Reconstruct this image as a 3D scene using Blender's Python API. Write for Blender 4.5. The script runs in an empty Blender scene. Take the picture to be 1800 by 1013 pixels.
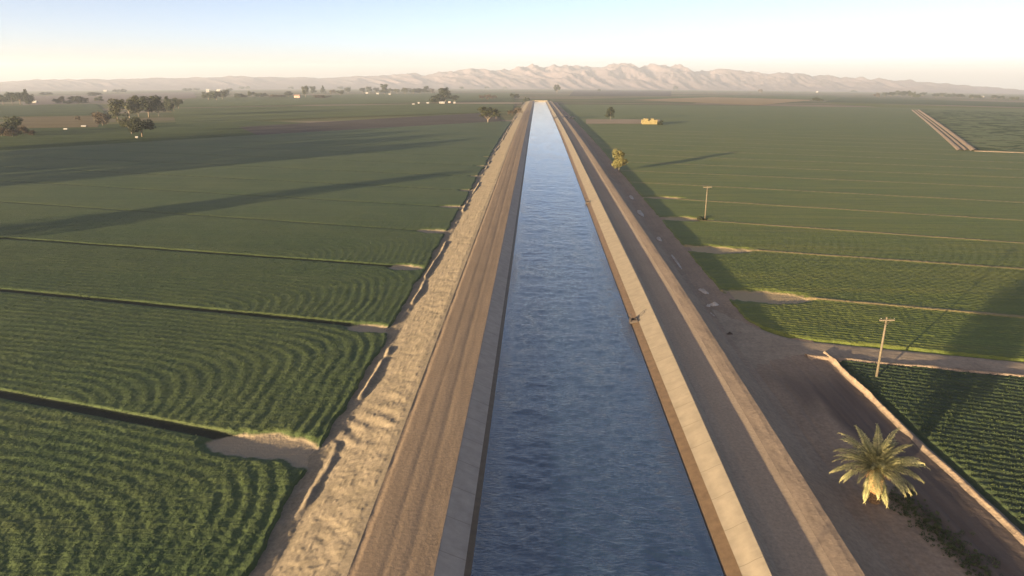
import bpy, math, random
import numpy as np
from mathutils import Vector, Matrix

random.seed(7)
RNG = np.random.default_rng(11)
S = bpy.context.scene
COL = S.collection
R_ = math.radians

# ------------------------------------------------------------------ camera
CAM_H = 40.0
FPX = 1150.0                       # focal length in pixels of the 1800 px wide photo
PITCH = math.atan((506.5 - 129.0) / FPX)
YAW = math.atan((944 - 900) * math.cos(PITCH) / FPX)
ROLL = R_(0.16)
cp, sp, cy, sy = math.cos(PITCH), math.sin(PITCH), math.cos(YAW), math.sin(YAW)
FWD = np.array([-sy * cp, cy * cp, -sp])
RGT0 = np.array([cy, sy, 0.0])
UP0 = np.cross(RGT0, FWD)
RGT = RGT0 * math.cos(ROLL) + UP0 * math.sin(ROLL)
UPV = np.cross(RGT, FWD)
cam = bpy.data.cameras.new("camera")
camo = bpy.data.objects.new("camera", cam)
COL.objects.link(camo)
cam.sensor_width = 36.0
cam.lens = 36.0 * FPX / 1800.0
cam.clip_start = 0.5
cam.clip_end = 60000
camo.matrix_world = Matrix(((RGT[0], UPV[0], -FWD[0], 0), (RGT[1], UPV[1], -FWD[1], 0), (RGT[2], UPV[2], -FWD[2], CAM_H), (0, 0, 0, 1)))
S.camera = camo

# ------------------------------------------------------------------ light
SUN_EL = R_(5.0)
sh = (RGT0[:2] + np.array([-sy, cy])) / math.sqrt(2)          # the way shadows fall on the ground
SUN_DIR = np.array([-sh[0] * math.cos(SUN_EL), -sh[1] * math.cos(SUN_EL), math.sin(SUN_EL)])
w = bpy.data.worlds.new("World")
S.world = w
w.use_nodes = True
nt = w.node_tree
bg = nt.nodes["Background"]
sky = nt.nodes.new("ShaderNodeTexSky")
sky.sky_type = 'NISHITA'
sky.sun_disc = False
sky.sun_elevation = SUN_EL
sky.sun_rotation = math.atan2(SUN_DIR[0], SUN_DIR[1])
sky.altitude = 0
sky.air_density = 0.28
sky.dust_density = 1.1
sky.ozone_density = 0.6
tint = nt.nodes.new("ShaderNodeMix"); tint.data_type = 'RGBA'; tint.blend_type = 'MULTIPLY'      # white balance of the evening sky
tint.inputs["Factor"].default_value = 1.0
tint.inputs["B"].default_value = (0.90, 0.765, 0.66, 1)
nt.links.new(sky.outputs[0], tint.inputs["A"]); nt.links.new(tint.outputs["Result"], bg.inputs[0])
bg.inputs[1].default_value = 0.11
sun = bpy.data.lights.new("sun", 'SUN')
suno = bpy.data.objects.new("sun", sun)
COL.objects.link(suno)
sun.energy = 5.0
sun.angle = R_(0.53)
sun.color = (1.0, 0.74, 0.42)
suno.rotation_euler = Vector(SUN_DIR).to_track_quat('Z', 'Y').to_euler()
S.view_settings.view_transform = 'Standard'
S.view_settings.look = 'None'
S.view_settings.gamma = 1
S.view_settings.use_curve_mapping = False
S.view_settings.exposure = 2.3
S.cycles.volume_bounces = 1
S.cycles.max_bounces = 6
S.cycles.use_denoising = True

# ------------------------------------------------------------------ geometry helpers
def gz(x, y):
    """The plain: level round the camera, falling away gently with distance."""
    D = np.hypot(x, y)
    return -0.0175 * np.maximum(0, D - 324.0) ** 2 / np.maximum(D, 1.0)

def ray(px, py):
    d = FWD + RGT * ((px - 900) / FPX) + UPV * ((506.5 - py) / FPX)
    return d / np.linalg.norm(d)

def at(px, py, h=0.0):
    """Where the sight line through a photo pixel meets the plain (plus h metres)."""
    d = ray(px, py)
    lo, hi = 1.0, 13000.0
    t = lo
    prev = lo
    while t < hi:
        p = d * t
        if CAM_H + p[2] < gz(p[0], p[1]) + h:
            lo, hi2 = prev, t
            for _ in range(40):
                m = 0.5 * (lo + hi2)
                p = d * m
                if CAM_H + p[2] < gz(p[0], p[1]) + h:
                    hi2 = m
                else:
                    lo = m
            return np.array([p[0], p[1]])
        prev = t
        t *= 1.02
    p = d * 9000
    return np.array([p[0], p[1]])

def proj(x, y, z):
    v = np.array([x, y, z - CAM_H])
    dz = v @ FWD
    return 900 + FPX * (v @ RGT) / dz, 506.5 - FPX * (v @ UPV) / dz, dz

def height_for(x, y, ytop):
    z0 = float(gz(x, y))
    lo, hi = 0.0, 38.0
    for _ in range(50):
        m = 0.5 * (lo + hi)
        if proj(x, y, z0 + m)[1] > ytop:
            lo = m
        else:
            hi = m
    return lo

def _hash(ix, iy, seed):
    h = (ix.astype(np.int64) * 374761393 + iy.astype(np.int64) * 668265263 + seed * 974634777) & 0xFFFFFFFF
    h = ((h ^ (h >> 13)) * 1274126177) & 0xFFFFFFFF
    h = h ^ (h >> 16)
    return (h & 0xFFFFFF) / float(0xFFFFFF)

def vn(x, y, seed=0):
    x = np.asarray(x, float); y = np.asarray(y, float)
    ix, iy = np.floor(x), np.floor(y)
    fx, fy = x - ix, y - iy
    fx = fx * fx * (3 - 2 * fx); fy = fy * fy * (3 - 2 * fy)
    a, b = _hash(ix, iy, seed), _hash(ix + 1, iy, seed)
    c, d = _hash(ix, iy + 1, seed), _hash(ix + 1, iy + 1, seed)
    return (a * (1 - fx) + b * fx) * (1 - fy) + (c * (1 - fx) + d * fx) * fy

def fbm(x, y, seed=0, oct=4, gain=0.5):
    s, a, n = 0, 1.0, 0
    for i in range(oct):
        s = s + a * vn(x * 2 ** i + 17.3 * i, y * 2 ** i - 9.1 * i, seed + i)
        n += a
        a *= gain
    return s / n

def sstep(a, b, x):
    t = np.clip((x - a) / (b - a), 0, 1)
    return t * t * (3 - 2 * t)

def link(o, parent=None):
    COL.objects.link(o)
    if parent is not None:
        o.parent = parent
    return o

def mesh_from(name, verts, faces, mat=None, smooth=False, attrs=None):
    """faces: an (n,3) or (n,4) array."""
    verts = np.asarray(verts, dtype=np.float32); faces = np.asarray(faces, dtype=np.int32)
    me = bpy.data.meshes.new(name)
    nv, nf, k = len(verts), len(faces), faces.shape[1]
    me.vertices.add(nv); me.vertices.foreach_set("co", verts.ravel())
    me.loops.add(nf * k); me.loops.foreach_set("vertex_index", faces.ravel())
    me.polygons.add(nf)
    me.polygons.foreach_set("loop_start", np.arange(0, nf * k, k, dtype=np.int32))
    me.polygons.foreach_set("loop_total", np.full(nf, k, dtype=np.int32))
    me.polygons.foreach_set("use_smooth", np.full(nf, smooth, dtype=bool))
    for an, av in (attrs or {}).items():
        at_ = me.attributes.new(an, 'FLOAT', 'POINT')
        at_.data.foreach_set("value", np.asarray(av, dtype=np.float32).ravel())
    me.update(calc_edges=True)
    if mat is not None:
        me.materials.append(mat)
    return me

def grid_faces(nr, nc):
    i = np.arange(nr * nc).reshape(nr, nc)
    return np.stack([i[:-1, :-1], i[:-1, 1:], i[1:, 1:], i[1:, :-1]], -1).reshape(-1, 4)

def grid_obj(name, X, Y, Z, mat, attrs=None, smooth=True, flip=False):
    f = grid_faces(*X.shape)
    if flip:
        f = f[:, ::-1]
    me = mesh_from(name, np.stack([X, Y, Z], -1).reshape(-1, 3), f, mat, smooth, attrs)
    return link(bpy.data.objects.new(name, me))

class MB:
    """Collects shapes for one mesh object."""
    def __init__(self):
        self.v, self.f = [], []
    def box(self, c, s, rz=0.0):
        b = len(self.v); ca, sa = math.cos(rz), math.sin(rz)
        for dz in (-1, 1):
            for dx, dy in ((-1, -1), (1, -1), (1, 1), (-1, 1)):
                x, y = dx * s[0] / 2, dy * s[1] / 2
                self.v.append((c[0] + x * ca - y * sa, c[1] + x * sa + y * ca, c[2] + dz * s[2] / 2))
        for q in ((3, 2, 1, 0), (4, 5, 6, 7), (0, 1, 5, 4), (1, 2, 6, 5), (2, 3, 7, 6), (3, 0, 4, 7)):
            self.f.append(tuple(b + i for i in q))
        return self
    def tube(self, pts, rad, n=8, cap=True):
        pts = [Vector(p) for p in pts]; b = len(self.v)
        rad = rad if isinstance(rad, (list, tuple)) else [rad] * len(pts)
        for i, p in enumerate(pts):
            t = (pts[min(i + 1, len(pts) - 1)] - pts[max(i - 1, 0)]).normalized()
            a = t.orthogonal().normalized() if i == 0 else (a - t * a.dot(t)).normalized()
            c = t.cross(a)
            for k in range(n):
                an = 2 * math.pi * k / n
                self.v.append(tuple(p + (a * math.cos(an) + c * math.sin(an)) * rad[i]))
        for i in range(len(pts) - 1):
            for k in range(n):
                k2 = (k + 1) % n
                self.f.append((b + i * n + k, b + i * n + k2, b + (i + 1) * n + k2, b + (i + 1) * n + k))
        if cap:
            self.f.append(tuple(b + k for k in reversed(range(n))))
            self.f.append(tuple(b + (len(pts) - 1) * n + k for k in range(n)))
        return self
    def poly(self, pts):
        b = len(self.v); self.v += [tuple(p) for p in pts]; self.f.append(tuple(range(b, b + len(pts))))
        return self
    def mesh(self, name, mat, smooth=False):
        me = bpy.data.meshes.new(name); me.from_pydata(self.v, [], self.f); me.update()
        for p in me.polygons:
            p.use_smooth = smooth
        me.materials.append(mat)
        return me
    def build(self, name, mat, parent=None, smooth=False):
        return link(bpy.data.objects.new(name, self.mesh(name, mat, smooth)), parent)

def tag(o, label, cat, group=None):
    o["label"] = label; o["category"] = cat
    if group:
        o["group"] = group
    return o

def thing(name, label, cat, loc, rz=0.0, group=None):
    o = bpy.data.objects.new(name, None)
    COL.objects.link(o)
    o.location = loc; o.rotation_euler = (0, 0, rz)
    o.empty_display_size = 0.5
    return tag(o, label, cat, group)

def struct(o, kind='structure'):
    o["kind"] = kind
    return o

# ------------------------------------------------------------------ materials
def nodes_of(name, rough=0.9, spec=0.2):
    m = bpy.data.materials.new(name)
    m.use_nodes = True
    t = m.node_tree
    b = t.nodes["Principled BSDF"]
    b.inputs["Roughness"].default_value = rough
    b.inputs["Specular IOR Level"].default_value = spec
    return m, t, b

def noise(t, scale, detail=4.0, rough=0.6, stretch=(1, 1, 1), rot=0.0, dist=0.0):
    tc = t.nodes.new("ShaderNodeTexCoord"); mp = t.nodes.new("ShaderNodeMapping")
    mp.inputs["Scale"].default_value = stretch
    mp.inputs["Rotation"].default_value = (0, 0, rot)
    n = t.nodes.new("ShaderNodeTexNoise")
    n.inputs["Scale"].default_value = scale
    n.inputs["Detail"].default_value = detail
    n.inputs["Roughness"].default_value = rough
    n.inputs["Distortion"].default_value = dist
    t.links.new(tc.outputs["Object"], mp.inputs[0]); t.links.new(mp.outputs[0], n.inputs["Vector"])
    return n.outputs["Fac"]

def ramp(t, fac, stops):
    r = t.nodes.new("ShaderNodeValToRGB")
    e = r.color_ramp.elements
    while len(e) < len(stops):
        e.new(0.5)
    for el, (p, c) in zip(e, stops):
        el.position = p
        el.color = (*c, 1) if len(c) == 3 else c
    t.links.new(fac, r.inputs[0])
    return r.outputs[0]

def mix(t, fac, a, b, mode='MIX'):
    n = t.nodes.new("ShaderNodeMix"); n.data_type = 'RGBA'; n.blend_type = mode
    for s, v in ((n.inputs["Factor"], fac), (n.inputs["A"], a), (n.inputs["B"], b)):
        if isinstance(v, (int, float)):
            s.default_value = v
        elif isinstance(v, tuple):
            s.default_value = (*v, 1) if len(v) == 3 else v
        else:
            t.links.new(v, s)
    return n.outputs["Result"]

def attr(t, name):
    a = t.nodes.new("ShaderNodeAttribute"); a.attribute_name = name
    return a.outputs["Fac"]

def bump(t, b, h, strength, dist):
    n = t.nodes.new("ShaderNodeBump")
    n.inputs["Strength"].default_value = strength
    n.inputs["Distance"].default_value = dist
    t.links.new(h, n.inputs["Height"]); t.links.new(n.outputs[0], b.inputs["Normal"])

def soil(name, c_dark, c_light, streak=None, sc=0.35, bs=0.6, bd=0.15, fine=3.0):
    """Bare earth: broad blotches, fine grain, optional streaks along the canal."""
    m, t, b = nodes_of(name)
    base = ramp(t, noise(t, sc, 5, 0.65), [(0.3, c_dark), (0.7, c_light)])
    if streak:
        st = noise(t, 1.0, 4, 0.6, (streak[0], streak[1], 1))
        mid = tuple(0.5 * (p + q) for p, q in zip(c_dark, c_light))
        base = mix(t, ramp(t, st, [(0.32, (0, 0, 0)), (0.68, (1, 1, 1))]), mix(t, 0.5, base, tuple(v * 0.82 for v in mid)), mix(t, 0.5, base, tuple(min(1, v * 1.14) for v in mid)))
    g = noise(t, fine, 4, 0.7)
    base = mix(t, 0.35, base, ramp(t, g, [(0.3, (0.25, 0.25, 0.25)), (0.75, (0.9, 0.9, 0.9))]), 'OVERLAY')
    t.links.new(base, b.inputs["Base Color"])
    bump(t, b, g, bs, bd)
    return m

def crop(name, greens, earth, row_rot, row_sc, bs=0.6, bd=0.25, rowf=0.55):
    """Low leafy crop drilled in rows; 'sand' and 'gap' attributes are bare sandy ends and furrows."""
    m, t, b = nodes_of(name, 0.75, 0.25)
    n1 = noise(t, 0.035, 4, 0.6)
    n2 = noise(t, 1.3, 6, 0.75)
    n3 = noise(t, 1.0, 3, 0.6, (0.05, row_sc, 1), row_rot)
    n4 = noise(t, 1.0, 3, 0.55, (0.012, row_sc * 0.22, 1), row_rot)
    c = ramp(t, n2, [(0.28, greens[0]), (0.5, greens[1]), (0.72, greens[2])])
    c = mix(t, ramp(t, n1, [(0.35, (0, 0, 0)), (0.65, (0.6, 0.6, 0.6))]), c, greens[3])
    c = mix(t, ramp(t, n3, [(0.42, (rowf, rowf, rowf)), (0.6, (0, 0, 0))]), c, greens[0])
    c = mix(t, ramp(t, n4, [(0.5, (0, 0, 0)), (0.72, (0.5, 0.5, 0.5))]), c, greens[4])
    c = mix(t, attr(t, "gap"), c, earth[0])
    c = mix(t, attr(t, "sand"), c, mix(t, n2, earth[1], earth[2]))
    t.links.new(c, b.inputs["Base Color"])
    h = t.nodes.new("ShaderNodeMath"); h.operation = 'ADD'
    t.links.new(noise(t, 2.2, 4, 0.7), h.inputs[0]); t.links.new(n3, h.inputs[1])
    bump(t, b, h.outputs[0], bs * 0.75, bd)
    return m

def plain(name, c, rough=0.7, sc=2.0, var=0.25, bs=0.2, bd=0.03, metallic=0.0):
    m, t, b = nodes_of(name, rough, 0.3)
    n = noise(t, sc, 4, 0.6)
    t.links.new(ramp(t, n, [(0.25, tuple(v * (1 - var) for v in c)), (0.75, tuple(min(1, v * (1 + var)) for v in c))]), b.inputs["Base Color"])
    b.inputs["Metallic"].default_value = metallic
    bump(t, b, n, bs, bd)
    return m

def leaf(name, dark, mid, light, sc=0.5, transl=0.25):
    m, t, b = nodes_of(name, 0.7, 0.25)
    oi = t.nodes.new("ShaderNodeObjectInfo")
    n = noise(t, sc, 3, 0.7)
    c = ramp(t, n, [(0.3, dark), (0.5, mid), (0.7, light)])
    hv = t.nodes.new("ShaderNodeHueSaturation")
    mr = t.nodes.new("ShaderNodeMapRange")
    mr.inputs["To Min"].default_value = 0.7; mr.inputs["To Max"].default_value = 1.3
    t.links.new(oi.outputs["Random"], mr.inputs[0]); t.links.new(mr.outputs[0], hv.inputs["Value"])
    t.links.new(c, hv.inputs["Color"])
    t.links.new(hv.outputs[0], b.inputs["Base Color"])
    tr = t.nodes.new("ShaderNodeBsdfTranslucent"); t.links.new(hv.outputs[0], tr.inputs[0])
    mx = t.nodes.new("ShaderNodeMixShader"); mx.inputs[0].default_value = transl
    t.links.new(b.outputs[0], mx.inputs[1]); t.links.new(tr.outputs[0], mx.inputs[2])
    t.links.new(mx.outputs[0], t.nodes["Material Output"].inputs["Surface"])
    return m

ROWROT = math.atan(0.27)
M = {}
M['sand'] = soil('bank sand', (0.185, 0.155, 0.108), (0.26, 0.215, 0.155), None, 0.5, 0.35, 0.08, 2.6)
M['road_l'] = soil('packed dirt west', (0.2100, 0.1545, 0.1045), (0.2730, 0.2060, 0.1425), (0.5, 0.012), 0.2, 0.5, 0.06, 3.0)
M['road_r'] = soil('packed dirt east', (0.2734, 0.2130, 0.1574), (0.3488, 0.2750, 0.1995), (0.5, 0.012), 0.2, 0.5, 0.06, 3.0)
M['berm'] = soil('berm dirt', (0.135, 0.108, 0.088), (0.195, 0.155, 0.125), (0.5, 0.02), 0.25, 0.5, 0.08, 2.5)
M['yard'] = soil('grey silt', (0.2035, 0.1500, 0.1092), (0.3307, 0.2460, 0.1729), (0.5, 0.05), 0.16, 0.6, 0.12, 2.0)
_t = M['yard'].node_tree; _b = _t.nodes["Principled BSDF"]; _c = _b.inputs["Base Color"].links[0].from_socket
_t.links.new(mix(_t, attr(_t, "till"), _c, ramp(_t, noise(_t, 1.0, 4, 0.6, (0.9, 0.05, 1)), [(0.3, (0.086, 0.066, 0.055)), (0.7, (0.132, 0.101, 0.084))])), _b.inputs["Base Color"])
M['lane'] = soil('pale lane dust', (0.2400, 0.1911, 0.1408), (0.3300, 0.2646, 0.1936), None, 0.2, 0.5, 0.08, 2.0)
M['tilled'] = soil('tilled dark earth', (0.075, 0.055, 0.045), (0.12, 0.088, 0.07), (0.9, 0.05), 0.3, 0.8, 0.15, 3.0)
M['ridge'] = soil('ridge sand', (0.20, 0.15, 0.11), (0.30, 0.235, 0.17), None, 0.8, 0.8, 0.15, 2.5)
def concrete(name, c):
    m, t, b = nodes_of(name, 0.85, 0.2)
    n = noise(t, 0.7, 5, 0.65)
    st = noise(t, 1.0, 4, 0.6, (0.12, 1.3, 1))
    col = ramp(t, n, [(0.3, tuple(v * 0.86 for v in c)), (0.7, tuple(v * 1.1 for v in c))])
    col = mix(t, ramp(t, st, [(0.5, (0, 0, 0)), (0.75, (0.45, 0.45, 0.45))]), col, tuple(v * 0.7 for v in c))
    tc = t.nodes.new("ShaderNodeTexCoord"); sx = t.nodes.new("ShaderNodeSeparateXYZ"); t.links.new(tc.outputs["Object"], sx.inputs[0])
    md = t.nodes.new("ShaderNodeMath"); md.operation = 'PINGPONG'; md.inputs[1].default_value = 2.25; t.links.new(sx.outputs[1], md.inputs[0])
    lt = t.nodes.new("ShaderNodeMath"); lt.operation = 'LESS_THAN'; lt.inputs[1].default_value = 0.045; t.links.new(md.outputs[0], lt.inputs[0])
    ml = t.nodes.new("ShaderNodeMath"); ml.operation = 'MULTIPLY'; ml.inputs[1].default_value = 0.55; t.links.new(lt.outputs[0], ml.inputs[0])
    col = mix(t, ml.outputs[0], col, tuple(v * 0.45 for v in c))
    t.links.new(col, b.inputs["Base Color"])
    bump(t, b, noise(t, 3.0, 4, 0.6), 0.2, 0.03)
    return m
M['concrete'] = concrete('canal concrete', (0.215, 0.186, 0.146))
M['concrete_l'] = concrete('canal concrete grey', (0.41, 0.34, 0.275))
M['wet'] = plain('wet stained concrete', (0.125, 0.085, 0.05), 0.6, 1.2, 0.25, 0.2, 0.03)
M['crop_l'] = crop('alfalfa', ((0.0385, 0.0619, 0.0243), (0.0578, 0.0893, 0.0315), (0.0813, 0.1197, 0.0387), (0.0877, 0.1071, 0.0369), (0.0920, 0.1134, 0.0414)), ((0.0214, 0.0231, 0.0126), (0.2568, 0.2048, 0.1440), (0.3638, 0.2940, 0.1980)), ROWROT, 1.1, rowf=0.3)
M['crop_r'] = crop('wheat green', ((0.0693, 0.0931, 0.0241), (0.0990, 0.1316, 0.0284), (0.1309, 0.1648, 0.0361), (0.1397, 0.1509, 0.0318), (0.1540, 0.1552, 0.0378)), ((0.2420, 0.1872, 0.0903), (0.2640, 0.2033, 0.1118), (0.3630, 0.2889, 0.1720)), ROWROT, 1.0)
M['bark'] = plain('bark', (0.16, 0.12, 0.085), 0.9, 3.0, 0.35, 0.6, 0.05)
M['bark_pale'] = plain('pale bark', (0.17, 0.14, 0.11), 0.9, 3.0, 0.3, 0.5, 0.05)
M['leaf_dark'] = leaf('dark leaves', (0.0168, 0.0234, 0.0126), (0.0308, 0.0390, 0.0184), (0.0504, 0.0585, 0.0242), 6)
M['leaf_olive'] = leaf('olive leaves', (0.024, 0.028, 0.013), (0.045, 0.050, 0.02), (0.075, 0.076, 0.03), 6)
M['leaf_gold'] = leaf('golden green leaves', (0.07, 0.07, 0.025), (0.12, 0.11, 0.04), (0.18, 0.16, 0.06), 6)
M['leaf_dry'] = leaf('dry brown leaves', (0.035, 0.027, 0.018), (0.06, 0.046, 0.03), (0.09, 0.07, 0.043), 6)
M['frond'] = leaf('palm frond green', (0.1222, 0.1287, 0.0510), (0.2542, 0.2476, 0.1122), (0.3772, 0.3493, 0.1836), 1.3, 0.15)
M['boots'] = plain('old palm frond bases', (0.24, 0.145, 0.065), 0.9, 5.0, 0.4, 0.8, 0.08)
M['wood'] = plain('weathered pole wood', (0.11, 0.092, 0.066), 0.85, 4.0, 0.25, 0.4, 0.02)
M['white'] = plain('white painted wall', (0.2, 0.195, 0.185), 0.6, 1.0, 0.06, 0.05, 0.01)
M['roof_white'] = plain('white metal roof', (0.3, 0.3, 0.3), 0.4, 0.6, 0.05, 0.05, 0.01)
M['pink'] = plain('faded brick wall', (0.42, 0.27, 0.22), 0.8, 1.0, 0.15, 0.1, 0.02)
M['roof_brown'] = plain('brown roof', (0.16, 0.11, 0.09), 0.8, 1.0, 0.2, 0.1, 0.02)
M['glass'] = plain('dark glass', (0.03, 0.035, 0.04), 0.15, 1.0, 0.1, 0.0, 0.01)
M['tyre'] = plain('tyre rubber', (0.03, 0.03, 0.03), 0.8, 2.0, 0.1, 0.1, 0.01)
M['steel'] = plain('rusty steel', (0.055, 0.045, 0.04), 0.6, 6.0, 0.3, 0.2, 0.01)
M['hay'] = plain('hay', (0.17, 0.14, 0.065), 0.95, 1.5, 0.25, 0.8, 0.15)
M['chalk'] = soil('pale crumbled earth', (0.34, 0.31, 0.28), (0.5, 0.46, 0.42), None, 1.0, 0.8, 0.15, 3.0)
M['rock'] = soil('reddish desert rock', (0.115, 0.092, 0.104), (0.165, 0.13, 0.142), None, 0.0022, 0.3, 10.0, 0.02)
M['weed'] = leaf('weeds', (0.03, 0.045, 0.018), (0.06, 0.08, 0.03), (0.1, 0.12, 0.045), 1.0)

# ------------------------------------------------------------------ ground, far fields
def ground_mat():
    m, t, b = nodes_of('plain of fields', 0.9, 0.1)
    tc = t.nodes.new("ShaderNodeTexCoord"); mp = t.nodes.new("ShaderNodeMapping")
    mp.inputs["Scale"].default_value = (1 / 620.0, 1 / 400.0, 1)
    mp.inputs["Rotation"].default_value = (0, 0, 0.24)
    t.links.new(tc.outputs["Object"], mp.inputs[0])
    vo = t.nodes.new("ShaderNodeTexVoronoi"); vo.distance = 'CHEBYCHEV'
    vo.inputs["Scale"].default_value = 1.0; vo.inputs["Randomness"].default_value = 0.35
    t.links.new(mp.outputs[0], vo.inputs["Vector"])
    sx = t.nodes.new("ShaderNodeSeparateColor"); t.links.new(vo.outputs["Color"], sx.inputs[0])
    c = ramp(t, sx.outputs[0], [(0.0, (0.06, 0.075, 0.03)), (0.35, (0.095, 0.105, 0.04)), (0.55, (0.13, 0.125, 0.055)), (0.72, (0.15, 0.125, 0.08)), (0.9, (0.20, 0.16, 0.115))])
    c = mix(t, 0.3, c, ramp(t, noise(t, 0.02, 5, 0.7), [(0.3, (0.25, 0.25, 0.25)), (0.7, (0.8, 0.8, 0.8))]), 'OVERLAY')
    t.links.new(c, b.inputs["Base Color"])
    bump(t, b, noise(t, 0.4, 5, 0.7), 0.7, 0.6)
    return m

rad = np.concatenate([[0.01], np.geomspace(4, 13000, 110)])
ang = np.linspace(0, 2 * math.pi, 361)
A, Rr = np.meshgrid(ang, rad)
GX, GY = Rr * np.sin(A), Rr * np.cos(A)
g = grid_obj('ground', GX, GY, gz(GX, GY) - 0.25, ground_mat(), flip=True)
struct(g)

def patch(name, quad, mat, h, nu=40, nv=14, jag=0.0):
    """A field whose corners were read off the photo, laid on the plain: the corners run along one edge and back along the other."""
    (a, b_), (c, d) = (quad[0], quad[1]), (quad[3], quad[2])
    A_, B_, C_, D_ = [at(*p) for p in (a, b_, c, d)]
    u = np.linspace(0, 1, nu)[None, :]; v = np.linspace(0, 1, nv)[:, None]
    def lerp(i):
        # interpolate in inverse distance so that the rows spread evenly
        return (A_[i] * (1 - u) + B_[i] * u) * (1 - v) + (C_[i] * (1 - u) + D_[i] * u) * v
    X, Y = lerp(0), lerp(1)
    if jag:
        e = (np.abs(v - 0.5) * 2) ** 3
        Y = Y + (vn(X * 0.02, Y * 0 + 3.1, 5) - 0.5) * jag * e
    Z = gz(X, Y) + h
    o = grid_obj(name, X, Y, Z, mat)
    # make it face upward whatever order the corners came in
    n = o.data.polygons[0].normal
    if n.z < 0:
        o.data.flip_normals()
    return struct(o)

def field_mat(name, c1, c2, sc=0.03, row=None):
    m, t, b = nodes_of(name, 0.9, 0.1)
    c = ramp(t, noise(t, sc, 5, 0.65), [(0.3, c1), (0.7, c2)])
    st = noise(t, 1.0, 3, 0.6, (0.004, 0.09, 1), ROWROT)
    c = mix(t, ramp(t, st, [(0.35, (0.5, 0.5, 0.5)), (0.65, (0, 0, 0))]), c, tuple(v * 0.6 for v in c1))
    t.links.new(c, b.inputs["Base Color"])
    bump(t, b, noise(t, 0.6, 5, 0.7), 0.8, 0.6)
    return m
F = {
    'pale': field_mat('pale green field', (0.0798, 0.1030, 0.0399), (0.1197, 0.1456, 0.0522)),
    'mid': field_mat('mid green field', (0.0513, 0.0739, 0.0285), (0.0798, 0.1064, 0.0399)),
    'olive': field_mat('olive field', (0.1140, 0.1344, 0.0427), (0.1596, 0.1736, 0.0570)),
    'plough': field_mat('ploughed field', (0.07, 0.062, 0.055), (0.105, 0.09, 0.078)),
    'gold': field_mat('dry golden field', (0.14, 0.11, 0.055), (0.19, 0.15, 0.08)),
    'tan': field_mat('tan stubble field', (0.2688, 0.1980, 0.1100), (0.3472, 0.2585, 0.1450)),
    'bare': field_mat('pinkish bare field', (0.16, 0.13, 0.115), (0.22, 0.18, 0.155)),
    'dust': field_mat('pale farm track', (0.26, 0.21, 0.15), (0.34, 0.28, 0.21)),
}
def fld(q, m, h, name='field', **k):
    return patch(name, q, F[m], h, **k)
# left of the canal, far to near
fld([(40, 170), (340, 162), (345, 172), (40, 186)], 'bare', 0.10)
fld([(-150, 189), (170, 183), (190, 203), (-150, 208)], 'mid', 0.12)
fld([(20, 207), (180, 204), (172, 224), (20, 226)], 'gold', 0.15)
fld([(330, 174), (620, 166), (760, 180), (300, 190)], 'pale', 0.12)
fld([(620, 166), (905, 163), (905, 178), (760, 180)], 'pale', 0.14)
fld([(300, 191), (905, 182), (900, 196), (310, 218)], 'pale', 0.18)
fld([(-150, 230), (420, 212), (700, 222), (-150, 290)], 'mid', 0.12)
fld([(420, 224), (868, 198), (886, 217), (460, 242)], 'plough', 0.2)
fld([(800, 181), (918, 180.5), (918, 183), (800, 183)], 'dust', 0.35, name='path')
# right of the canal
fld([(1010, 158), (1180, 160), (1180, 169), (1000, 169)], 'plough', 0.10)
fld([(985, 176), (1140, 171), (1460, 168), (1500, 176)], 'pale', 0.12)
fld([(1110, 176), (1250, 171), (1432, 176), (1330, 185)], 'tan', 0.25, jag=30)
fld([(1480, 172), (1850, 182), (1900, 192), (1450, 179)], 'mid', 0.14)
fld([(1430, 180), (1900, 194), (1900, 205), (1600, 193)], 'olive', 0.16)
fld([(1615, 193), (1950, 203), (1950, 274), (1716, 267)], 'mid', 0.34)

# ------------------------------------------------------------------ the canal and its banks
def ysamp(y0, y1, n, near=40.0):
    a = np.linspace(y0, near, 50)[:-1] if y0 < near else np.array([])
    return np.concatenate([a, np.geomspace(max(near, y0), y1, n)])
YEND = 1345.0

def strip(name, prof, ny, mat, nx, lump=None, kind='structure', y0=-90.0, y1=YEND, wob=None, resample=True):
    """An earthwork running along the canal: prof is its cross-section [(x, z), ...]."""
    px_ = np.array([p[0] for p in prof]); pz_ = np.array([p[1] for p in prof])
    xs = np.unique(np.concatenate([px_, np.linspace(px_[0], px_[-1], nx)]))
    ys = ysamp(y0, y1, ny)
    X, Y = np.meshgrid(xs, ys)
    Z = np.interp(X, px_, pz_)
    if lump is not None:
        Z = Z + lump(X, Y)
    if wob is not None:
        X = X + wob(X, Y)
    Z = Z + gz(X, Y)
    return struct(grid_obj(name, X, Y, Z, mat, {'chop': 1 - 0.75 * sstep(70, 230, Y)} if name == 'canal_water' else None))

def edge_wob(amp):
    return lambda X, Y: amp * (fbm(Y * 0.15, X * 0.05, 21, 4) - 0.5) * 2

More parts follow.
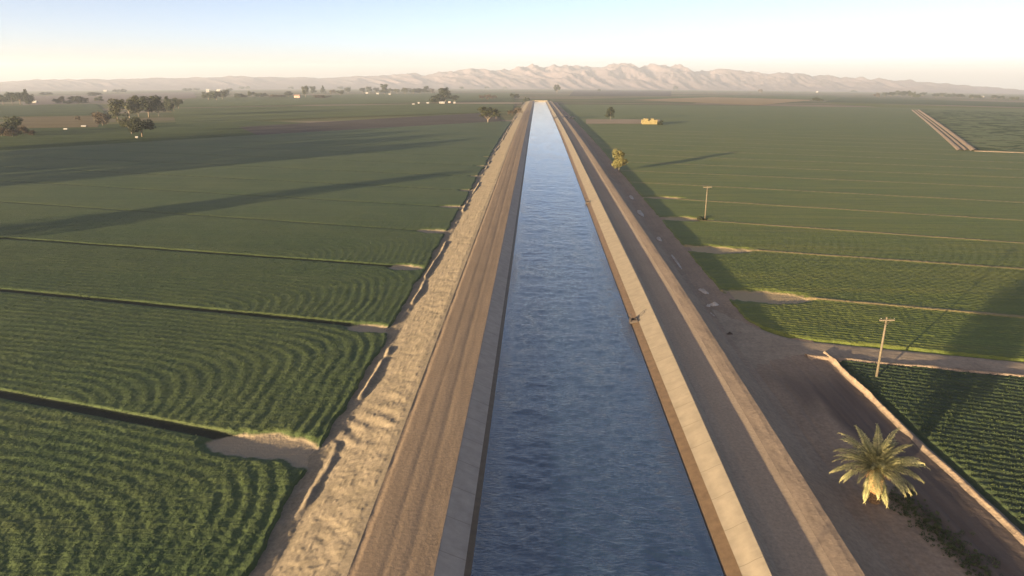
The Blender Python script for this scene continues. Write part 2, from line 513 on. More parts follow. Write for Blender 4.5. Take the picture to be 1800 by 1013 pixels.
WATER_Z = 0.8
def water_mat():
    m, t, b = nodes_of('canal water', 0.06, 0.5)
    b.inputs["IOR"].default_value = 2.1
    b.inputs["Base Color"].default_value = (0.016, 0.034, 0.068, 1)
    n1 = noise(t, 1.5, 5, 0.62, (0.6, 1.5, 1), 0, 1.2)
    n2 = noise(t, 5.0, 3, 0.6, (0.7, 1.4, 1), 0, 0.3)
    h = t.nodes.new("ShaderNodeMath"); h.operation = 'MULTIPLY_ADD'
    t.links.new(n2, h.inputs[0]); h.inputs[1].default_value = 0.35; t.links.new(n1, h.inputs[2])
    bump(t, b, h.outputs[0], 0.5, 0.25)
    bn = b.inputs["Normal"].links[0].from_node
    pt = noise(t, 1.0, 3, 0.6, (0.16, 0.05, 1), 0, 1.0)
    ml = t.nodes.new("ShaderNodeMath"); ml.operation = 'MULTIPLY'
    t.links.new(attr(t, "chop"), ml.inputs[0]); t.links.new(ramp(t, pt, [(0.35, (0.25, 0.25, 0.25)), (0.65, (0.75, 0.75, 0.75))]), ml.inputs[1])
    t.links.new(ml.outputs[0], bn.inputs["Strength"])
    return m
def water_lump(X, Y):
    f = 1 - sstep(150, 420, Y)
    f = f * sstep(0, 2.5, np.minimum(X + 4.4, 15.6 - X))
    z = 0.18 * (fbm(X * 0.8, Y * 1.5, 3, 4, 0.6) - 0.5) + 0.16 * (fbm(X * 0.16, Y * 0.35, 9, 3) - 0.5)
    return z * f
strip('canal_water', [(-4.9, WATER_Z), (15.9, WATER_Z)], 900, water_mat(), 110, water_lump)

def fine(a, s=1.0):
    return lambda X, Y: a * (fbm(X * s, Y * s, 31, 4) - 0.5)
# left bank
strip('canal_lining', [(-5.45, 1.02), (-4.3, 0.55)], 300, M['wet'], 4)
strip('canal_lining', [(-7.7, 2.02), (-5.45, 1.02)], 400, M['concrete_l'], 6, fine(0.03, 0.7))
def road_l_lump(X, Y):
    ruts = -0.024 * (np.exp(-((X + 9.9) / 0.35) ** 2) + np.exp(-((X + 11.8) / 0.35) ** 2))
    lip = -0.05 * np.exp(-((X + 14.3) / 0.3) ** 2) * (0.4 + 1.2 * fbm(Y * 0.5, X * 0, 8, 3))
    return ruts + lip + 0.018 * (fbm(X * 0.9, Y * 0.12, 41, 4) - 0.5) * 2
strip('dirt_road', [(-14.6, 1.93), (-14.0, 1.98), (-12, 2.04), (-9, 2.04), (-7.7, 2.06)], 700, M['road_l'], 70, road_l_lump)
def bank_l_lump(X, Y):
    ramp_ = np.exp(-((Y - 66 - (X + 23) * 0.25) / 4.5) ** 2)
    near = 1 - sstep(150, 350, Y)
    ridge_ = (0.42 * sstep(0.42, 0.6, fbm(Y * 0.11, Y * 0, 55, 4)) * np.exp(-((X + 22.0 + 1.6 * (fbm(Y * 0.1, Y * 0, 5, 4) - 0.5)) / 0.42) ** 2)) * (0.4 + 1.1 * fbm(Y * 0.3, X * 0.2, 6, 3)) * (1 - ramp_)
    furrow = 0.08 * ramp_ * np.sin((X + Y) * 2.1 + 6.0 * fbm(X * 0.3, Y * 0.3, 12, 3)) * sstep(-24.5, -21, X) * (1 - sstep(-16.5, -14.8, X))
    gully = -0.10 * np.maximum(0, fbm((X + Y) * 0.55, (X - Y) * 0.12, 51, 4) - 0.52) * 3 * sstep(-21, -18.5, X) * (1 - sstep(-16, -14.8, X))
    return ridge_ + furrow + gully + (0.12 * (fbm(X * 0.8, Y * 0.12, 61, 6, 0.6) - 0.5) + 0.05 * (fbm(X * 1.3, Y * 0.9, 62, 5, 0.6) - 0.5) - 0.05 * np.maximum(0, 0.32 - np.abs(2 * fbm(X * 0.35, Y * 0.55, 63, 3) - 1)) + 0.05 * sstep(0.72, 0.8, vn(X * 2.6, Y * 2.6, 64))) * near * (1 - sstep(-15.4, -14.6, X))
strip('embankment', [(-24.6, -0.05), (-23.2, 0.02), (-21.6, 0.15), (-20.9, 0.35), (-15.6, 1.78), (-14.6, 1.93)], 900, M['sand'], 80, bank_l_lump)
# right bank
def wob_r(X, Y):
    return -1.1 * np.clip((120 - Y) / 75.0, 0, 1.6) ** 1.3 * 0.8
strip('canal_lining', [(15.3, 0.52), (17.25, 1.14)], 300, M['wet'], 4)
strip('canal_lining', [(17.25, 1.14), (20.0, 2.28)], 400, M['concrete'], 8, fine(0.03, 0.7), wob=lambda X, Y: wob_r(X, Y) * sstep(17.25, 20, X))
def road_r_lump(X, Y):
    ruts = -0.012 * (np.exp(-((X - 22.2) / 0.35) ** 2) + np.exp(-((X - 24.0) / 0.35) ** 2))
    return ruts + 0.16 * np.exp(-((X - 20.5) / 0.5) ** 2) * (fbm(Y * 0.12, Y * 0, 47, 4) - 0.5) * sstep(20, 20.2, X) + 0.02 * (fbm(X * 0.9, Y * 0.12, 43, 4) - 0.5) * 2
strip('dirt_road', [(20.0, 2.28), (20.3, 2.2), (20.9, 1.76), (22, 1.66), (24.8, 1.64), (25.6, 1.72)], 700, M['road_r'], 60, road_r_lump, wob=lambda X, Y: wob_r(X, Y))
def berm_lump(X, Y):
    return 0.08 * (fbm(X * 0.5, Y * 0.3, 71, 5, 0.6) - 0.5) * 2 * sstep(25.6, 26.2, X)
strip('embankment', [(25.6, 1.72), (26.9, 2.04), (27.5, 2.12)], 700, M['berm'], 18, berm_lump, wob=lambda X, Y: wob_r(X, Y))
strip('embankment', [(27.5, 2.12), (30.3, 0.33), (31.5, 0.12)], 700, M['yard'], 24, berm_lump, wob=lambda X, Y: wob_r(X, Y) * (1 - sstep(27.5, 31, X)))
def yard_lump(X, Y):
    tr = sum(-0.05 * np.exp(-((X - c - 0.6 * np.sin(Y * 0.05 + c)) / 0.28) ** 2) for c in (32.2, 33.9, 38.6, 40.3))
    return tr + 0.10 * (fbm(X * 0.4, Y * 0.25, 81, 5, 0.6) - 0.5) * 2 + 0.06 * (fbm(X * 1.6, Y * 0.5, 82, 4) - 0.5)
def yard_strip(x0, x1, y1, ny, nx):
    ys = ysamp(-60, y1, ny)
    X, Y = np.meshgrid(np.linspace(x0, x1, nx), ys)
    wob = 3.0 * (fbm(X * 0.15, Y * 0.06, 83, 4) - 0.5)
    t1 = sstep(36.2, 37.8, X + wob) * (1 - sstep(78, 92, Y + 2 * wob))
    t2 = sstep(31, 36, X + wob) * sstep(72, 80, Y + 3 * wob) * (1 - sstep(80, 92, Y + 2 * wob))
    till = np.clip(np.maximum(t1, 0.75 * t2) * (0.75 + 0.5 * fbm(X * 0.9, Y * 0.06, 84, 4)), 0, 1)
    return struct(grid_obj('dirt_strip', X, Y, 0.07 + yard_lump(X, Y) * sstep(0, 0.4, X - x0 + 0.5) + gz(X, Y), M['yard'], {'till': till}))
yard_strip(30.6, 37.4, YEND, 700, 60)
yard_strip(37.4, 43.9, 98.0, 300, 60)
def ridge_lump(X, Y):
    return (0.12 + 0.28 * sstep(66, 80, Y)) * np.exp(-((X - 44.3) / 0.25) ** 2) * (0.4 + 1.2 * fbm(Y * 0.6, X * 0.6, 15, 3)) + 0.12 * (fbm(X * 1.2, Y * 1.2, 16, 3) - 0.5)
strip('earth_ridge', [(43.7, 0.08), (44.15, 0.22), (44.5, 0.22), (44.95, 0.02)], 300, M['ridge'], 20, ridge_lump, y0=-60, y1=92.0, wob=lambda X, Y: (Y - 60) * -0.02 + 0.5 * (fbm(Y * 0.12, Y * 0, 14, 3) - 0.5))

# ------------------------------------------------------------------ crop fields
def line_pts(p, q):
    return at(*p), at(*q)
def line_dist(X, Y, seg):
    (x0, y0), (x1, y1) = seg
    dx, dy = x1 - x0, y1 - y0
    L = math.hypot(dx, dy)
    return ((X - x0) * dy - (Y - y0) * dx) / L, ((X - x0) * dx + (Y - y0) * dy) / L
# field borders, near to far, read off the photo
BORD_L = [line_pts((0, 695), (370, 765)), line_pts((0, 512), (590, 570)), line_pts((0, 420), (690, 470))]
d0 = at(740, 408)
for (px_, py_) in ((742, 408), (775, 365), (815, 336), (835, 312), (848, 293), (858, 277), (868, 263)):
    p = at(px_, py_); BORD_L.append((p + np.array([-100, 24]), p))
BORD_R = [line_pts((1420, 527), (1800, 561)), line_pts((1310, 441), (1800, 476)), line_pts((1165, 385), (1800, 430)), line_pts((1140, 349), (1800, 390)),
          line_pts((1130, 323), (1800, 358)), line_pts((1180, 305), (1800, 332))]
for k in range(1, 9):
    a_, b_ = BORD_R[5]
    BORD_R.append((a_ + np.array([0, 30.0 * k]), b_ + np.array([0, 30.0 * k])))
SPIT_L = [(at(560, 806), 5.0, 2.6), (at(472, 788), 7.4, 2.8), (at(650, 579), 4.8, 1.95), (at(714, 472), 4.0, 2.21), (at(767, 408), 5.5, 2.38), (at(800, 365), 5.5, 2.21), (at(830, 336), 5.0, 2.21), (at(846, 311), 5.0, 2.21), (at(857, 293), 5.5, 2.21), (at(868, 277), 6, 1.70), (at(876, 263), 6, 1.70)]
SPIT_R = [(at(1340, 523), 8.8, 4.0), (at(1255, 440), 8.5, 3.6), (at(1200, 386), 7.5, 3.0), (at(1165, 349), 7.0, 2.6)]
SKEW = -0.27

def spits(X, Y, lst):
    m = np.zeros_like(X)
    for (c, L, W) in lst:
        u = (X - c[0]); v = (Y - c[1]) - u * SKEW * 0.4
        r = np.sqrt((u / L) ** 2 + (v / W) ** 2) + 0.5 * (fbm(X * 0.5, Y * 0.5, 33, 4) - 0.5)
        m = np.maximum(m, 1 - sstep(0.7, 1.2, r))
    return m

def rows(X, Y, period, seed=0):
    """+1 on a row of plants, -1 between, rows slanting with the field."""
    v = Y - SKEW * X
    return np.sin(2 * math.pi * v / period + 1.2 * fbm(X * 0.03, Y * 0.03, seed, 2))

def edge_l(Y):
    return -23.2 - 2.0 * fbm(Y * 0.13, Y * 0, 77, 5, 0.65) + 0.75

def crop_l(X, Y):
    """Height, sand and gap of the left field at X, Y."""
    sand = spits(X, Y, SPIT_L)
    gap = np.zeros_like(X)
    for i, s in enumerate(BORD_L):
        d, along = line_dist(X, Y, s)
        wd = (0.6, 0.5, 0.4)[i] if i < 3 else 0.35
        gap = np.maximum(gap, (1 - sstep(wd, wd + 0.45, np.abs(d))) * (1.0 if i < 3 else 0.45))
    gap = gap * (1 - sstep(-31, -29, X))
    res = 1 - sstep(75, 190, Y)
    d2 = -23.4 - X
    d1 = np.full_like(X, 60.0)
    for sg in BORD_L:
        d, along = line_dist(X, Y, sg)
        d = np.where(d > -0.2, d, 60.0)
        d1 = np.minimum(d1, d)
    wrp = 1.8 * (fbm(X * 0.1, Y * 0.1, 4, 4) - 0.5)
    ring = -4.0 * np.log(np.exp(-d1 / 4.0) + np.exp(-d2 / 4.0)) + wrp      # rows turn the field corner in an arc
    head = 1 - sstep(7.0, 15.0, d2 + 5.0 * (fbm(X * 0.12, Y * 0.06, 3, 3) - 0.5))
    hr = np.sin(2 * math.pi * ring / 1.62)
    rr = hr
    h = 0.42 + 0.15 * (fbm(X * 0.12, Y * 0.12, 22, 4) - 0.5) + res * ((1 - head) * 0.018 + head * 0.042 * np.clip(2.4 * fbm(X * 0.3, Y * 0.09, 88, 3) - 0.55, 0.1, 1.2)) * hr
    h = h + 0.05 * (vn(X * 2.1, Y * 2.1, 23) - 0.5) * (1 - sstep(90, 220, Y)) + 0.05 * (vn(X * 4.3, Y * 4.3, 24) - 0.5) * (1 - sstep(60, 130, Y))
    h = h * (1 - 0.95 * sand) * (1 - 0.85 * gap)
    return h, sand, gap, head, hr, rr

ys = np.geomspace(30, 620, 900)
s_ = np.linspace(0, 1, 520) ** 1.25
Yg = np.repeat(ys[:, None], len(s_), 1)
e0 = edge_l(ys)[:, None]
far_ = (-(0.92 * ys + 34))[:, None]
Xg = e0 + (far_ - e0) * s_[None, :]
h, sand, gap, *_ = crop_l(Xg, Yg)
h = h * sstep(0, 0.35, (e0 - Xg)) - 0.05
# the field stops along a slanting far edge
fa, fb = at(0, 266), at(880, 214)
cut = (Yg - fa[1]) - (Xg - fa[0]) * (fb[1] - fa[1]) / (fb[0] - fa[0])
Zg = np.where(cut > 0, -0.6, h) + gz(Xg, Yg)
struct(grid_obj('field', Xg, Yg, Zg, M['crop_l'], {'sand': sstep(0.45, 0.85, sand), 'gap': gap}, flip=True))

lane_a, lane_b = at(1462, 604), at(1800, 637)      # upper edge of the farm lane
lane_c, lane_d = at(1440, 628), at(1800, 662)      # lower edge
def lane_y(X, a, b):
    return a[1] + (X - a[0]) * (b[1] - a[1]) / (b[0] - a[0])
def edge_r(Y):
    return 35.6 + 0.6 * fbm(Y * 0.2, Y * 0, 78, 4)
def crop_r(X, Y):
    sand = spits(X, Y, SPIT_R)
    gap = np.zeros_like(X)
    for i, s in enumerate(BORD_R):
        d, along = line_dist(X, Y, s)
        wd = 0.42 if i < 5 else 0.6
        g_ = (1 - sstep(wd, wd + 0.4, np.abs(d + 0.3 * (fbm(X * 0.3, Y * 0.3, 44, 2) - 0.5)))) * (1.0 if i < 5 else 0.75)
        gap = np.maximum(gap, g_ * (0.65 + 0.6 * fbm(X * 0.12, Y * 0.3, 45, 3)))
    gap = np.clip(gap, 0, 1)
    res = 1 - sstep(110, 260, Y)
    rr = rows(X, Y, 1.1, 6)
    h = 0.42 + 0.14 * (fbm(X * 0.12, Y * 0.12, 25, 4) - 0.5) + res * 0.06 * rr
    h = h + 0.09 * (vn(X * 2.1, Y * 2.1, 26) - 0.5) * (1 - sstep(100, 220, Y)) + 0.08 * (vn(X * 4.3, Y * 4.3, 27) - 0.5) * (1 - sstep(60, 130, Y))
    h = h * (1 - 0.9 * sand) + 0.12 * gap * (1 - sand)
    return h, sand, gap, np.zeros_like(X), np.zeros_like(X), rr
def corner(X, Y):
    """Distance inside the upper right field, its near corner rounded off by the lane."""
    dl = Y - lane_y(X, lane_a, lane_b)
    dx = X - edge_r(Y)
    r = 9.0
    inside = np.minimum(dl, dx)
    rc = r - np.hypot(np.maximum(r - dx, 0), np.maximum(r - dl, 0))
    return np.minimum(inside, rc) + 0.5 * (fbm(X * 0.5, Y * 0.5, 79, 3) - 0.5)

ys = np.geomspace(70, 1150, 900)
s_ = np.linspace(0, 1, 520) ** 1.2
Yg = np.repeat(ys[:, None], len(s_), 1)
Xg = 35.0 + ((0.95 * ys + 36)[:, None] - 35.0) * s_[None, :]
h, sand, gap, *_ = crop_r(Xg, Yg)
Zg = h * sstep(0, 0.5, corner(Xg, Yg)) - 0.08 + gz(Xg, Yg)
Zg = np.where(corner(Xg, Yg) < -2, gz(Xg, Yg) - 0.5, Zg)
struct(grid_obj('field', Xg, Yg, Zg, M['crop_r'], {'sand': sstep(0.45, 0.85, sand), 'gap': gap}))

# lower right field
def crop_low(X, Y):
    rr = np.sin(2 * math.pi * (Y - (-0.30) * X) / 1.15)
    h = 0.34 + 0.07 * rr + 0.1 * (vn(X * 2.1, Y * 2.1, 28) - 0.5) + 0.08 * (vn(X * 4.3, Y * 4.3, 29) - 0.5)
    return h, np.zeros_like(X), np.clip(-rr - 0.3, 0, 1) * 0.35, np.zeros_like(X), np.zeros_like(X), rr
def low_in(X, Y):
    return np.minimum(X - (45.4 + (Y - 60) * -0.02), lane_y(X, lane_c, lane_d) - 0.6 - Y)
M['crop_low'] = crop('dark green rows', ((0.020, 0.034, 0.018), (0.036, 0.058, 0.024), (0.06, 0.088, 0.032), (0.048, 0.066, 0.028), (0.05, 0.068, 0.03)), ((0.05, 0.04, 0.03), (0.3, 0.23, 0.16), (0.42, 0.34, 0.25)), math.atan(0.3), 1.0)
ys = np.linspace(20, 98, 420); xs = np.linspace(44.5, 125, 420)
Xg, Yg = np.meshgrid(xs, ys)
h, sand, gap, *_ = crop_low(Xg, Yg)
ins = low_in(Xg, Yg)
Zg = np.where(ins < -1, -0.4, h * sstep(0, 0.4, ins) - 0.05)
struct(grid_obj('field', Xg, Yg, Zg, M['crop_low'], {'sand': sstep(0.45, 0.85, sand), 'gap': gap}))

# the farm lane and the open ground where it meets the canal bank
u = np.linspace(0, 1, 220)[None, :]; v = np.linspace(0, 1, 30)[:, None]
x0, x1 = 30.2, 140.0
X = x0 + (x1 - x0) * u + 0 * v
top = lane_y(X, lane_a, lane_b) + 14 * (1 - sstep(30, 45, X)) ** 2
bot = lane_y(X, lane_c, lane_d) - 9 * (1 - sstep(30, 43, X)) ** 1.5
Y = bot + (top - bot) * v
Z = 0.15 + 0.1 * (fbm(X * 0.5, Y * 0.7, 95, 4) - 0.5) - 0.2 * (np.abs(v - 0.5) * 2) ** 6
struct(grid_obj('dirt_road', X, Y, Z, M['lane']))
# its sandy shoulder beside the lower field
X = np.linspace(40.5, 130, 300)[None, :] + 0 * np.linspace(0, 1, 9)[:, None]
vv = np.linspace(-1, 1, 9)[:, None]
Y = lane_y(X, lane_c, lane_d) - 0.5 + vv * 0.7 + 0.25 * (fbm(X * 0.3, X * 0, 96, 3) - 0.5)
Z = 0.02 + (1 - vv ** 2) * (0.25 + 0.3 * fbm(X * 0.4, Y * 0.8, 97, 3))
struct(grid_obj('earth_ridge', X, Y, Z, M['ridge']))
# canal-side ditch banks far right
def ridge_line(p, q, w_, hgt, mat, n=80):
    a, b = at(*p), at(*q)
    t = np.linspace(0, 1, n)[None, :]; s = np.linspace(-1, 1, 9)[:, None]
    d = (b - a) / np.linalg.norm(b - a); nn = np.array([-d[1], d[0]])
    X = a[0] + (b[0] - a[0]) * t + nn[0] * s * w_ / 2
    Y = a[1] + (b[1] - a[1]) * t + nn[1] * s * w_ / 2
    Z = gz(X, Y) + 0.1 + hgt * (1 - np.abs(s) ** 1.5) * (0.75 + 0.5 * fbm(X * 0.1, Y * 0.1, 99, 3))
    o = grid_obj('earth_ridge', X, Y, Z, mat)
    if o.data.polygons[0].normal.z < 0:
        o.data.flip_normals()
    return struct(o)
ridge_line((1604, 194), (1688, 266), 4.0, 1.0, M['ridge'])
ridge_line((1609, 194), (1699, 266), 3.0, 0.9, M['ridge'])
ridge_line((1615, 194), (1713, 267), 4.5, 1.3, M['ridge'])
ridge_line((1712, 267), (1900, 274), 3.0, 0.6, M['ridge'])

# ------------------------------------------------------------------ plants standing in the near crops
def tufts(name, fn, inside, x0, x1, y0, y1, n, mat, hmin=0.10, hmax=0.19, seed=1, base=-0.12):
    r = np.random.default_rng(seed)
    X = r.uniform(x0, x1, n); Y = np.sqrt(r.uniform(y0 ** 2, y1 ** 2, n))
    h, sand, gap, head, hr, rr = fn(X, Y)
    row = np.where(head > 0.5, hr, rr)
    keep = (r.uniform(0, 1, n) < 0.35 + 0.45 * row + 0.2) & (r.uniform(0, 1, n) > sstep(y1 * 0.5, y1, Y)) & (sand < 0.4) & (gap < 0.5) & inside(X, Y)
    X, Y, h = X[keep], Y[keep], h[keep]
    n = len(X)
    V, Fc = [], []
    for k in range(3):
        a = r.uniform(0, 2 * math.pi, n); lean = r.uniform(0.1, 0.55, n); ht = r.uniform(hmin, hmax, n); wd = r.uniform(0.028, 0.06, n)
        dx, dy = np.cos(a), np.sin(a)
        bx, by, bz = X + dx * 0.04, Y + dy * 0.04, h + base + gz(X, Y)
        l = np.stack([bx - dy * wd, by + dx * wd, bz + 0.35 * ht], -1)
        rgt = np.stack([bx + dy * wd, by - dx * wd, bz + 0.35 * ht], -1)
        bot = np.stack([bx, by, bz], -1)
        tip = np.stack([bx + dx * lean * ht, by + dy * lean * ht, bz + ht], -1)
        V.append(np.stack([bot, rgt, tip, l], 1).reshape(-1, 3))
        Fc.append(np.arange(n * 4).reshape(n, 4) + k * n * 4)
    me = mesh_from(name, np.concatenate(V), np.concatenate(Fc), mat)
    return struct(link(bpy.data.objects.new(name, me)), 'stuff')
def leafcrop(name, d, m_, l):
    mm, t, b = nodes_of(name, 0.7, 0.25)
    n = noise(t, 0.5, 5, 0.75)
    c = ramp(t, n, [(0.3, d), (0.5, m_), (0.7, l)])
    t.links.new(c, b.inputs["Base Color"])
    tr = t.nodes.new("ShaderNodeBsdfTranslucent"); t.links.new(c, tr.inputs[0])
    mx = t.nodes.new("ShaderNodeMixShader"); mx.inputs[0].default_value = 0.25
    t.links.new(b.outputs[0], mx.inputs[1]); t.links.new(tr.outputs[0], mx.inputs[2])
    t.links.new(mx.outputs[0], t.nodes["Material Output"].inputs["Surface"])
    return mm
M['blade_l'] = leafcrop('alfalfa leaves', (0.022, 0.037, 0.018), (0.032, 0.052, 0.023), (0.044, 0.066, 0.027))
M['blade_r'] = leafcrop('wheat leaves', (0.032, 0.048, 0.020), (0.052, 0.074, 0.027), (0.078, 0.10, 0.036))
tufts('crop_plants', crop_l, lambda X, Y: (X < edge_l(Y) - 0.1) & (X > -(0.86 * Y + 22)), -190, -23, 42, 210, 420000, M['blade_l'], seed=1)
tufts('crop_plants', crop_low, lambda X, Y: (low_in(X, Y) > 0.3) & (X < 0.86 * Y + 22), 45, 110, 40, 98, 110000, M['blade_r'], seed=3)

# ------------------------------------------------------------------ mountains
PROF = [(-400, 148), (-100, 146), (0, 143), (60, 137), (150, 136), (250, 134), (340, 131), (420, 128), (480, 130), (560, 132), (640, 128), (690, 125), (760, 124), (800, 121), (830, 119), (870, 122), (905, 118), (930, 115),
        (960, 117), (1000, 111), (1020, 109), (1040, 114), (1090, 110), (1130, 111), (1150, 113), (1170, 111), (1210, 116), (1250, 123), (1300, 124), (1350, 126), (1400, 128), (1450, 132), (1500, 134), (1560, 137), (1620, 143), (1700, 151), (1800, 159), (1950, 163), (2200, 165)]
PROF = [(a, 150 - (150 - b) * (0.72 + 0.28 * float(sstep(600, 900, a)))) if b < 150 else (a, b) for a, b in PROF]
def range_(name, R0, RP, R1, prof, mat, nx, ny, k0, seed, amp):
    pxs = np.linspace(prof[0][0], prof[-1][0], nx)
    pys = np.interp(pxs, [p[0] for p in prof], [p[1] for p in prof])
    Rs = np.linspace(R0, R1, ny)
    X = np.zeros((ny, nx)); Y = np.zeros((ny, nx)); Zp = np.zeros(nx)
    for i, (a, b) in enumerate(zip(pxs, pys)):
        d = ray(a, b); hd = np.hypot(d[0], d[1])
        Zp[i] = CAM_H + (d[2] / hd + 0.0012 + 0.0022 * float(sstep(800, 960, a) * (1 - sstep(1200, 1400, a)))) * RP
        X[:, i] = d[0] / hd * Rs; Y[:, i] = d[1] / hd * Rs
    base = gz(X, Y) - 12
    t = np.where(Rs < RP, (Rs - R0) / (RP - R0), 1 - (Rs - RP) / (R1 - RP))[:, None]
    env = t ** 0.85
    # spurs running down toward the plain, leaning sideways
    L = 210.0
    sarc = (pxs * RP / FPX)[None, :] + 0 * X; Rg = Rs[:, None] + 0 * X
    a = sarc / L + Rg / (L * 3.2) + 0.8 * vn(sarc / 900.0, Rg / 900.0, 5); b = Rg / (L * 4.0)
    amp = amp * (0.45 + 0.55 * sstep(560, 820, pxs))[None, :]
    rg = 0
    am = 1.0; tot = 0
    for o in range(6):
        rg = rg + am * (1 - np.abs(2 * vn(a * 2 ** o + o * 3.7, b * 2 ** o + o, seed + o) - 1)); tot += am; am *= 0.52
    rg = rg / tot
    hgt = np.maximum(0, (Zp[None, :] - base))
    Z = base + hgt * env * (1 - amp * (1 - env * 0.55) + amp * 1.25 * (rg - 0.35) * (0.35 + 0.65 * (1 - np.abs(2 * env - 1) * 0.6)))
    return struct(grid_obj(name, X, Y, Z, mat))
range_('mountains', 6400, 8600, 11000, PROF, M['rock'], 1100, 130, 0, 301, 0.68)

# ------------------------------------------------------------------ trees
def blob_crown(seed, n_blob, n_leaf, leaf_s, shape):
    r = np.random.default_rng(seed)
    V = []
    cs = []
    for i in range(n_blob):
        cx, cy_, cz, rr = shape(r, i, n_blob)
        m = int(n_leaf * rr ** 1.6 * 22) + 8
        d = r.normal(size=(m, 3)); d /= np.linalg.norm(d, axis=1)[:, None]
        q = r.uniform(0.45, 1.05, m)[:, None] ** 0.6
        p = np.array([cx, cy_, cz]) + d * q * np.array([rr, rr, rr * 0.8])
        nrm = d + r.normal(size=(m, 3)) * 0.6; nrm /= np.linalg.norm(nrm, axis=1)[:, None]
        t = np.cross(nrm, r.normal(size=(m, 3))); t /= np.linalg.norm(t, axis=1)[:, None]
        b = np.cross(nrm, t)
        s = 1.25 * leaf_s * r.uniform(0.6, 1.4, m)[:, None]
        V.append(np.stack([p - t * s, p - b * s * 0.6, p + t * s, p + b * s * 0.6], 1).reshape(-1, 3))
    V = np.concatenate(V)
    return V, np.arange(len(V)).reshape(-1, 4)
def sh_broad(r, i, n):
    a = r.uniform(0, 6.28); q = r.uniform(0, 1) ** 0.6 * 0.34
    z = r.uniform(0.3, 0.86)
    q *= 1.15 - abs(z - 0.6) * 1.2
    return q * math.cos(a), q * math.sin(a), z, r.uniform(0.10, 0.2)
def sh_tall(r, i, n):
    a = r.uniform(0, 6.28); z = 0.24 + 0.68 * (i + 0.5) / n
    q = r.uniform(0.05, 0.33) * (1.2 - z * 0.75)
    return q * math.cos(a), q * math.sin(a), z, r.uniform(0.09, 0.17)
def sh_cone(r, i, n):
    z = 0.12 + 0.8 * (i + 0.5) / n; a = r.uniform(0, 6.28); q = r.uniform(0.1, 0.3) * (1.05 - z)
    return q * math.cos(a), q * math.sin(a), z, 0.04 + 0.2 * (1.02 - z)
def sh_bush(r, i, n):
    a = r.uniform(0, 6.28); q = r.uniform(0, 1) ** 0.5 * 0.36; z = r.uniform(0.2, 0.8) * (1.05 - q)
    return q * math.cos(a), q * math.sin(a), z, r.uniform(0.12, 0.22)
def sh_vase(r, i, n):
    a = r.uniform(0, 6.28); z = r.uniform(0.4, 0.88); q = r.uniform(0.2, 0.42) * (0.35 + z * 0.75)
    return q * math.cos(a), q * math.sin(a), z, r.uniform(0.09, 0.16)
def trunk_mesh(name, seed, mat, th, rad_, limbs, spread):
    r = random.Random(seed); mb = MB()
    mb.tube([(0, 0, -0.02), (0.01, 0.005, th * 0.5), (0.0, 0.015, th), (0.015, 0.0, th * 1.5)], [rad_, rad_ * 0.8, rad_ * 0.62, rad_ * 0.3], 7)
    for i in range(limbs):
        a = 6.28 * i / limbs + r.uniform(-0.4, 0.4); z0 = th * r.uniform(0.75, 1.2)
        x, y = math.cos(a), math.sin(a); s = spread * r.uniform(0.7, 1.1)
        mb.tube([(0, 0.01, z0), (x * s * 0.5, y * s * 0.5, z0 + 0.13), (x * s, y * s, z0 + 0.3 * r.uniform(0.7, 1.2))], [rad_ * 0.5, rad_ * 0.32, rad_ * 0.12], 5)
    return mb.mesh(name, mat, True)
def sh_high(r, i, n):
    a = r.uniform(0, 6.28); z = 0.62 + 0.32 * r.uniform(0, 1); q = r.uniform(0, 1) ** 0.5 * 0.36
    return q * math.cos(a), q * math.sin(a), z, r.uniform(0.09, 0.16)
PROTO = {}
def protos(kind, shape, blobs, leaves, ls, leafm, barkm, th, rad_, limbs, spread):
    L = []
    for k in range(3):
        V, Fc = blob_crown(100 * len(PROTO) + k, blobs, leaves, ls, shape)
        # unit crown: top at 1
        V[:, 2] *= 1.0 / V[:, 2].max()
        wmax = np.percentile(np.abs(V[:, :2]), 97)
        V[:, :2] *= 0.5 / wmax
        L.append((mesh_from(kind + '_crown', V, Fc, leafm), trunk_mesh(kind + '_trunk', 50 + k, barkm, th, rad_, limbs, spread)))
    PROTO[kind] = L
protos('broad', sh_broad, 26, 60, 0.028, M['leaf_dark'], M['bark'], 0.32, 0.035, 5, 0.25)
protos('olive', sh_broad, 24, 60, 0.028, M['leaf_olive'], M['bark_pale'], 0.34, 0.035, 5, 0.25)
protos('tall', sh_tall, 26, 70, 0.024, M['leaf_dark'], M['bark_pale'], 0.4, 0.026, 6, 0.2)
protos('pale', sh_tall, 22, 55, 0.026, M['leaf_olive'], M['bark_pale'], 0.42, 0.03, 6, 0.2)
protos('cone', sh_cone, 22, 60, 0.028, M['leaf_dark'], M['bark'], 0.25, 0.03, 3, 0.1)
protos('bush', sh_bush, 18, 60, 0.04, M['leaf_dark'], M['bark'], 0.12, 0.03, 5, 0.2)
protos('dry', sh_bush, 16, 40, 0.035, M['leaf_dry'], M['bark_pale'], 0.2, 0.025, 6, 0.25)
protos('high', sh_high, 24, 60, 0.028, M['leaf_dark'], M['bark_pale'], 0.5, 0.016, 6, 0.25)
protos('gold', sh_broad, 30, 80, 0.028, M['leaf_gold'], M['bark_pale'], 0.34, 0.03, 5, 0.2)
protos('vase', sh_vase, 26, 60, 0.026, M['leaf_olive'], M['bark_pale'], 0.26, 0.035, 6, 0.3)
CAT = {'bush': ('bush', 'bush'), 'dry': ('dry_shrub', 'shrub')}
tcount = [0]
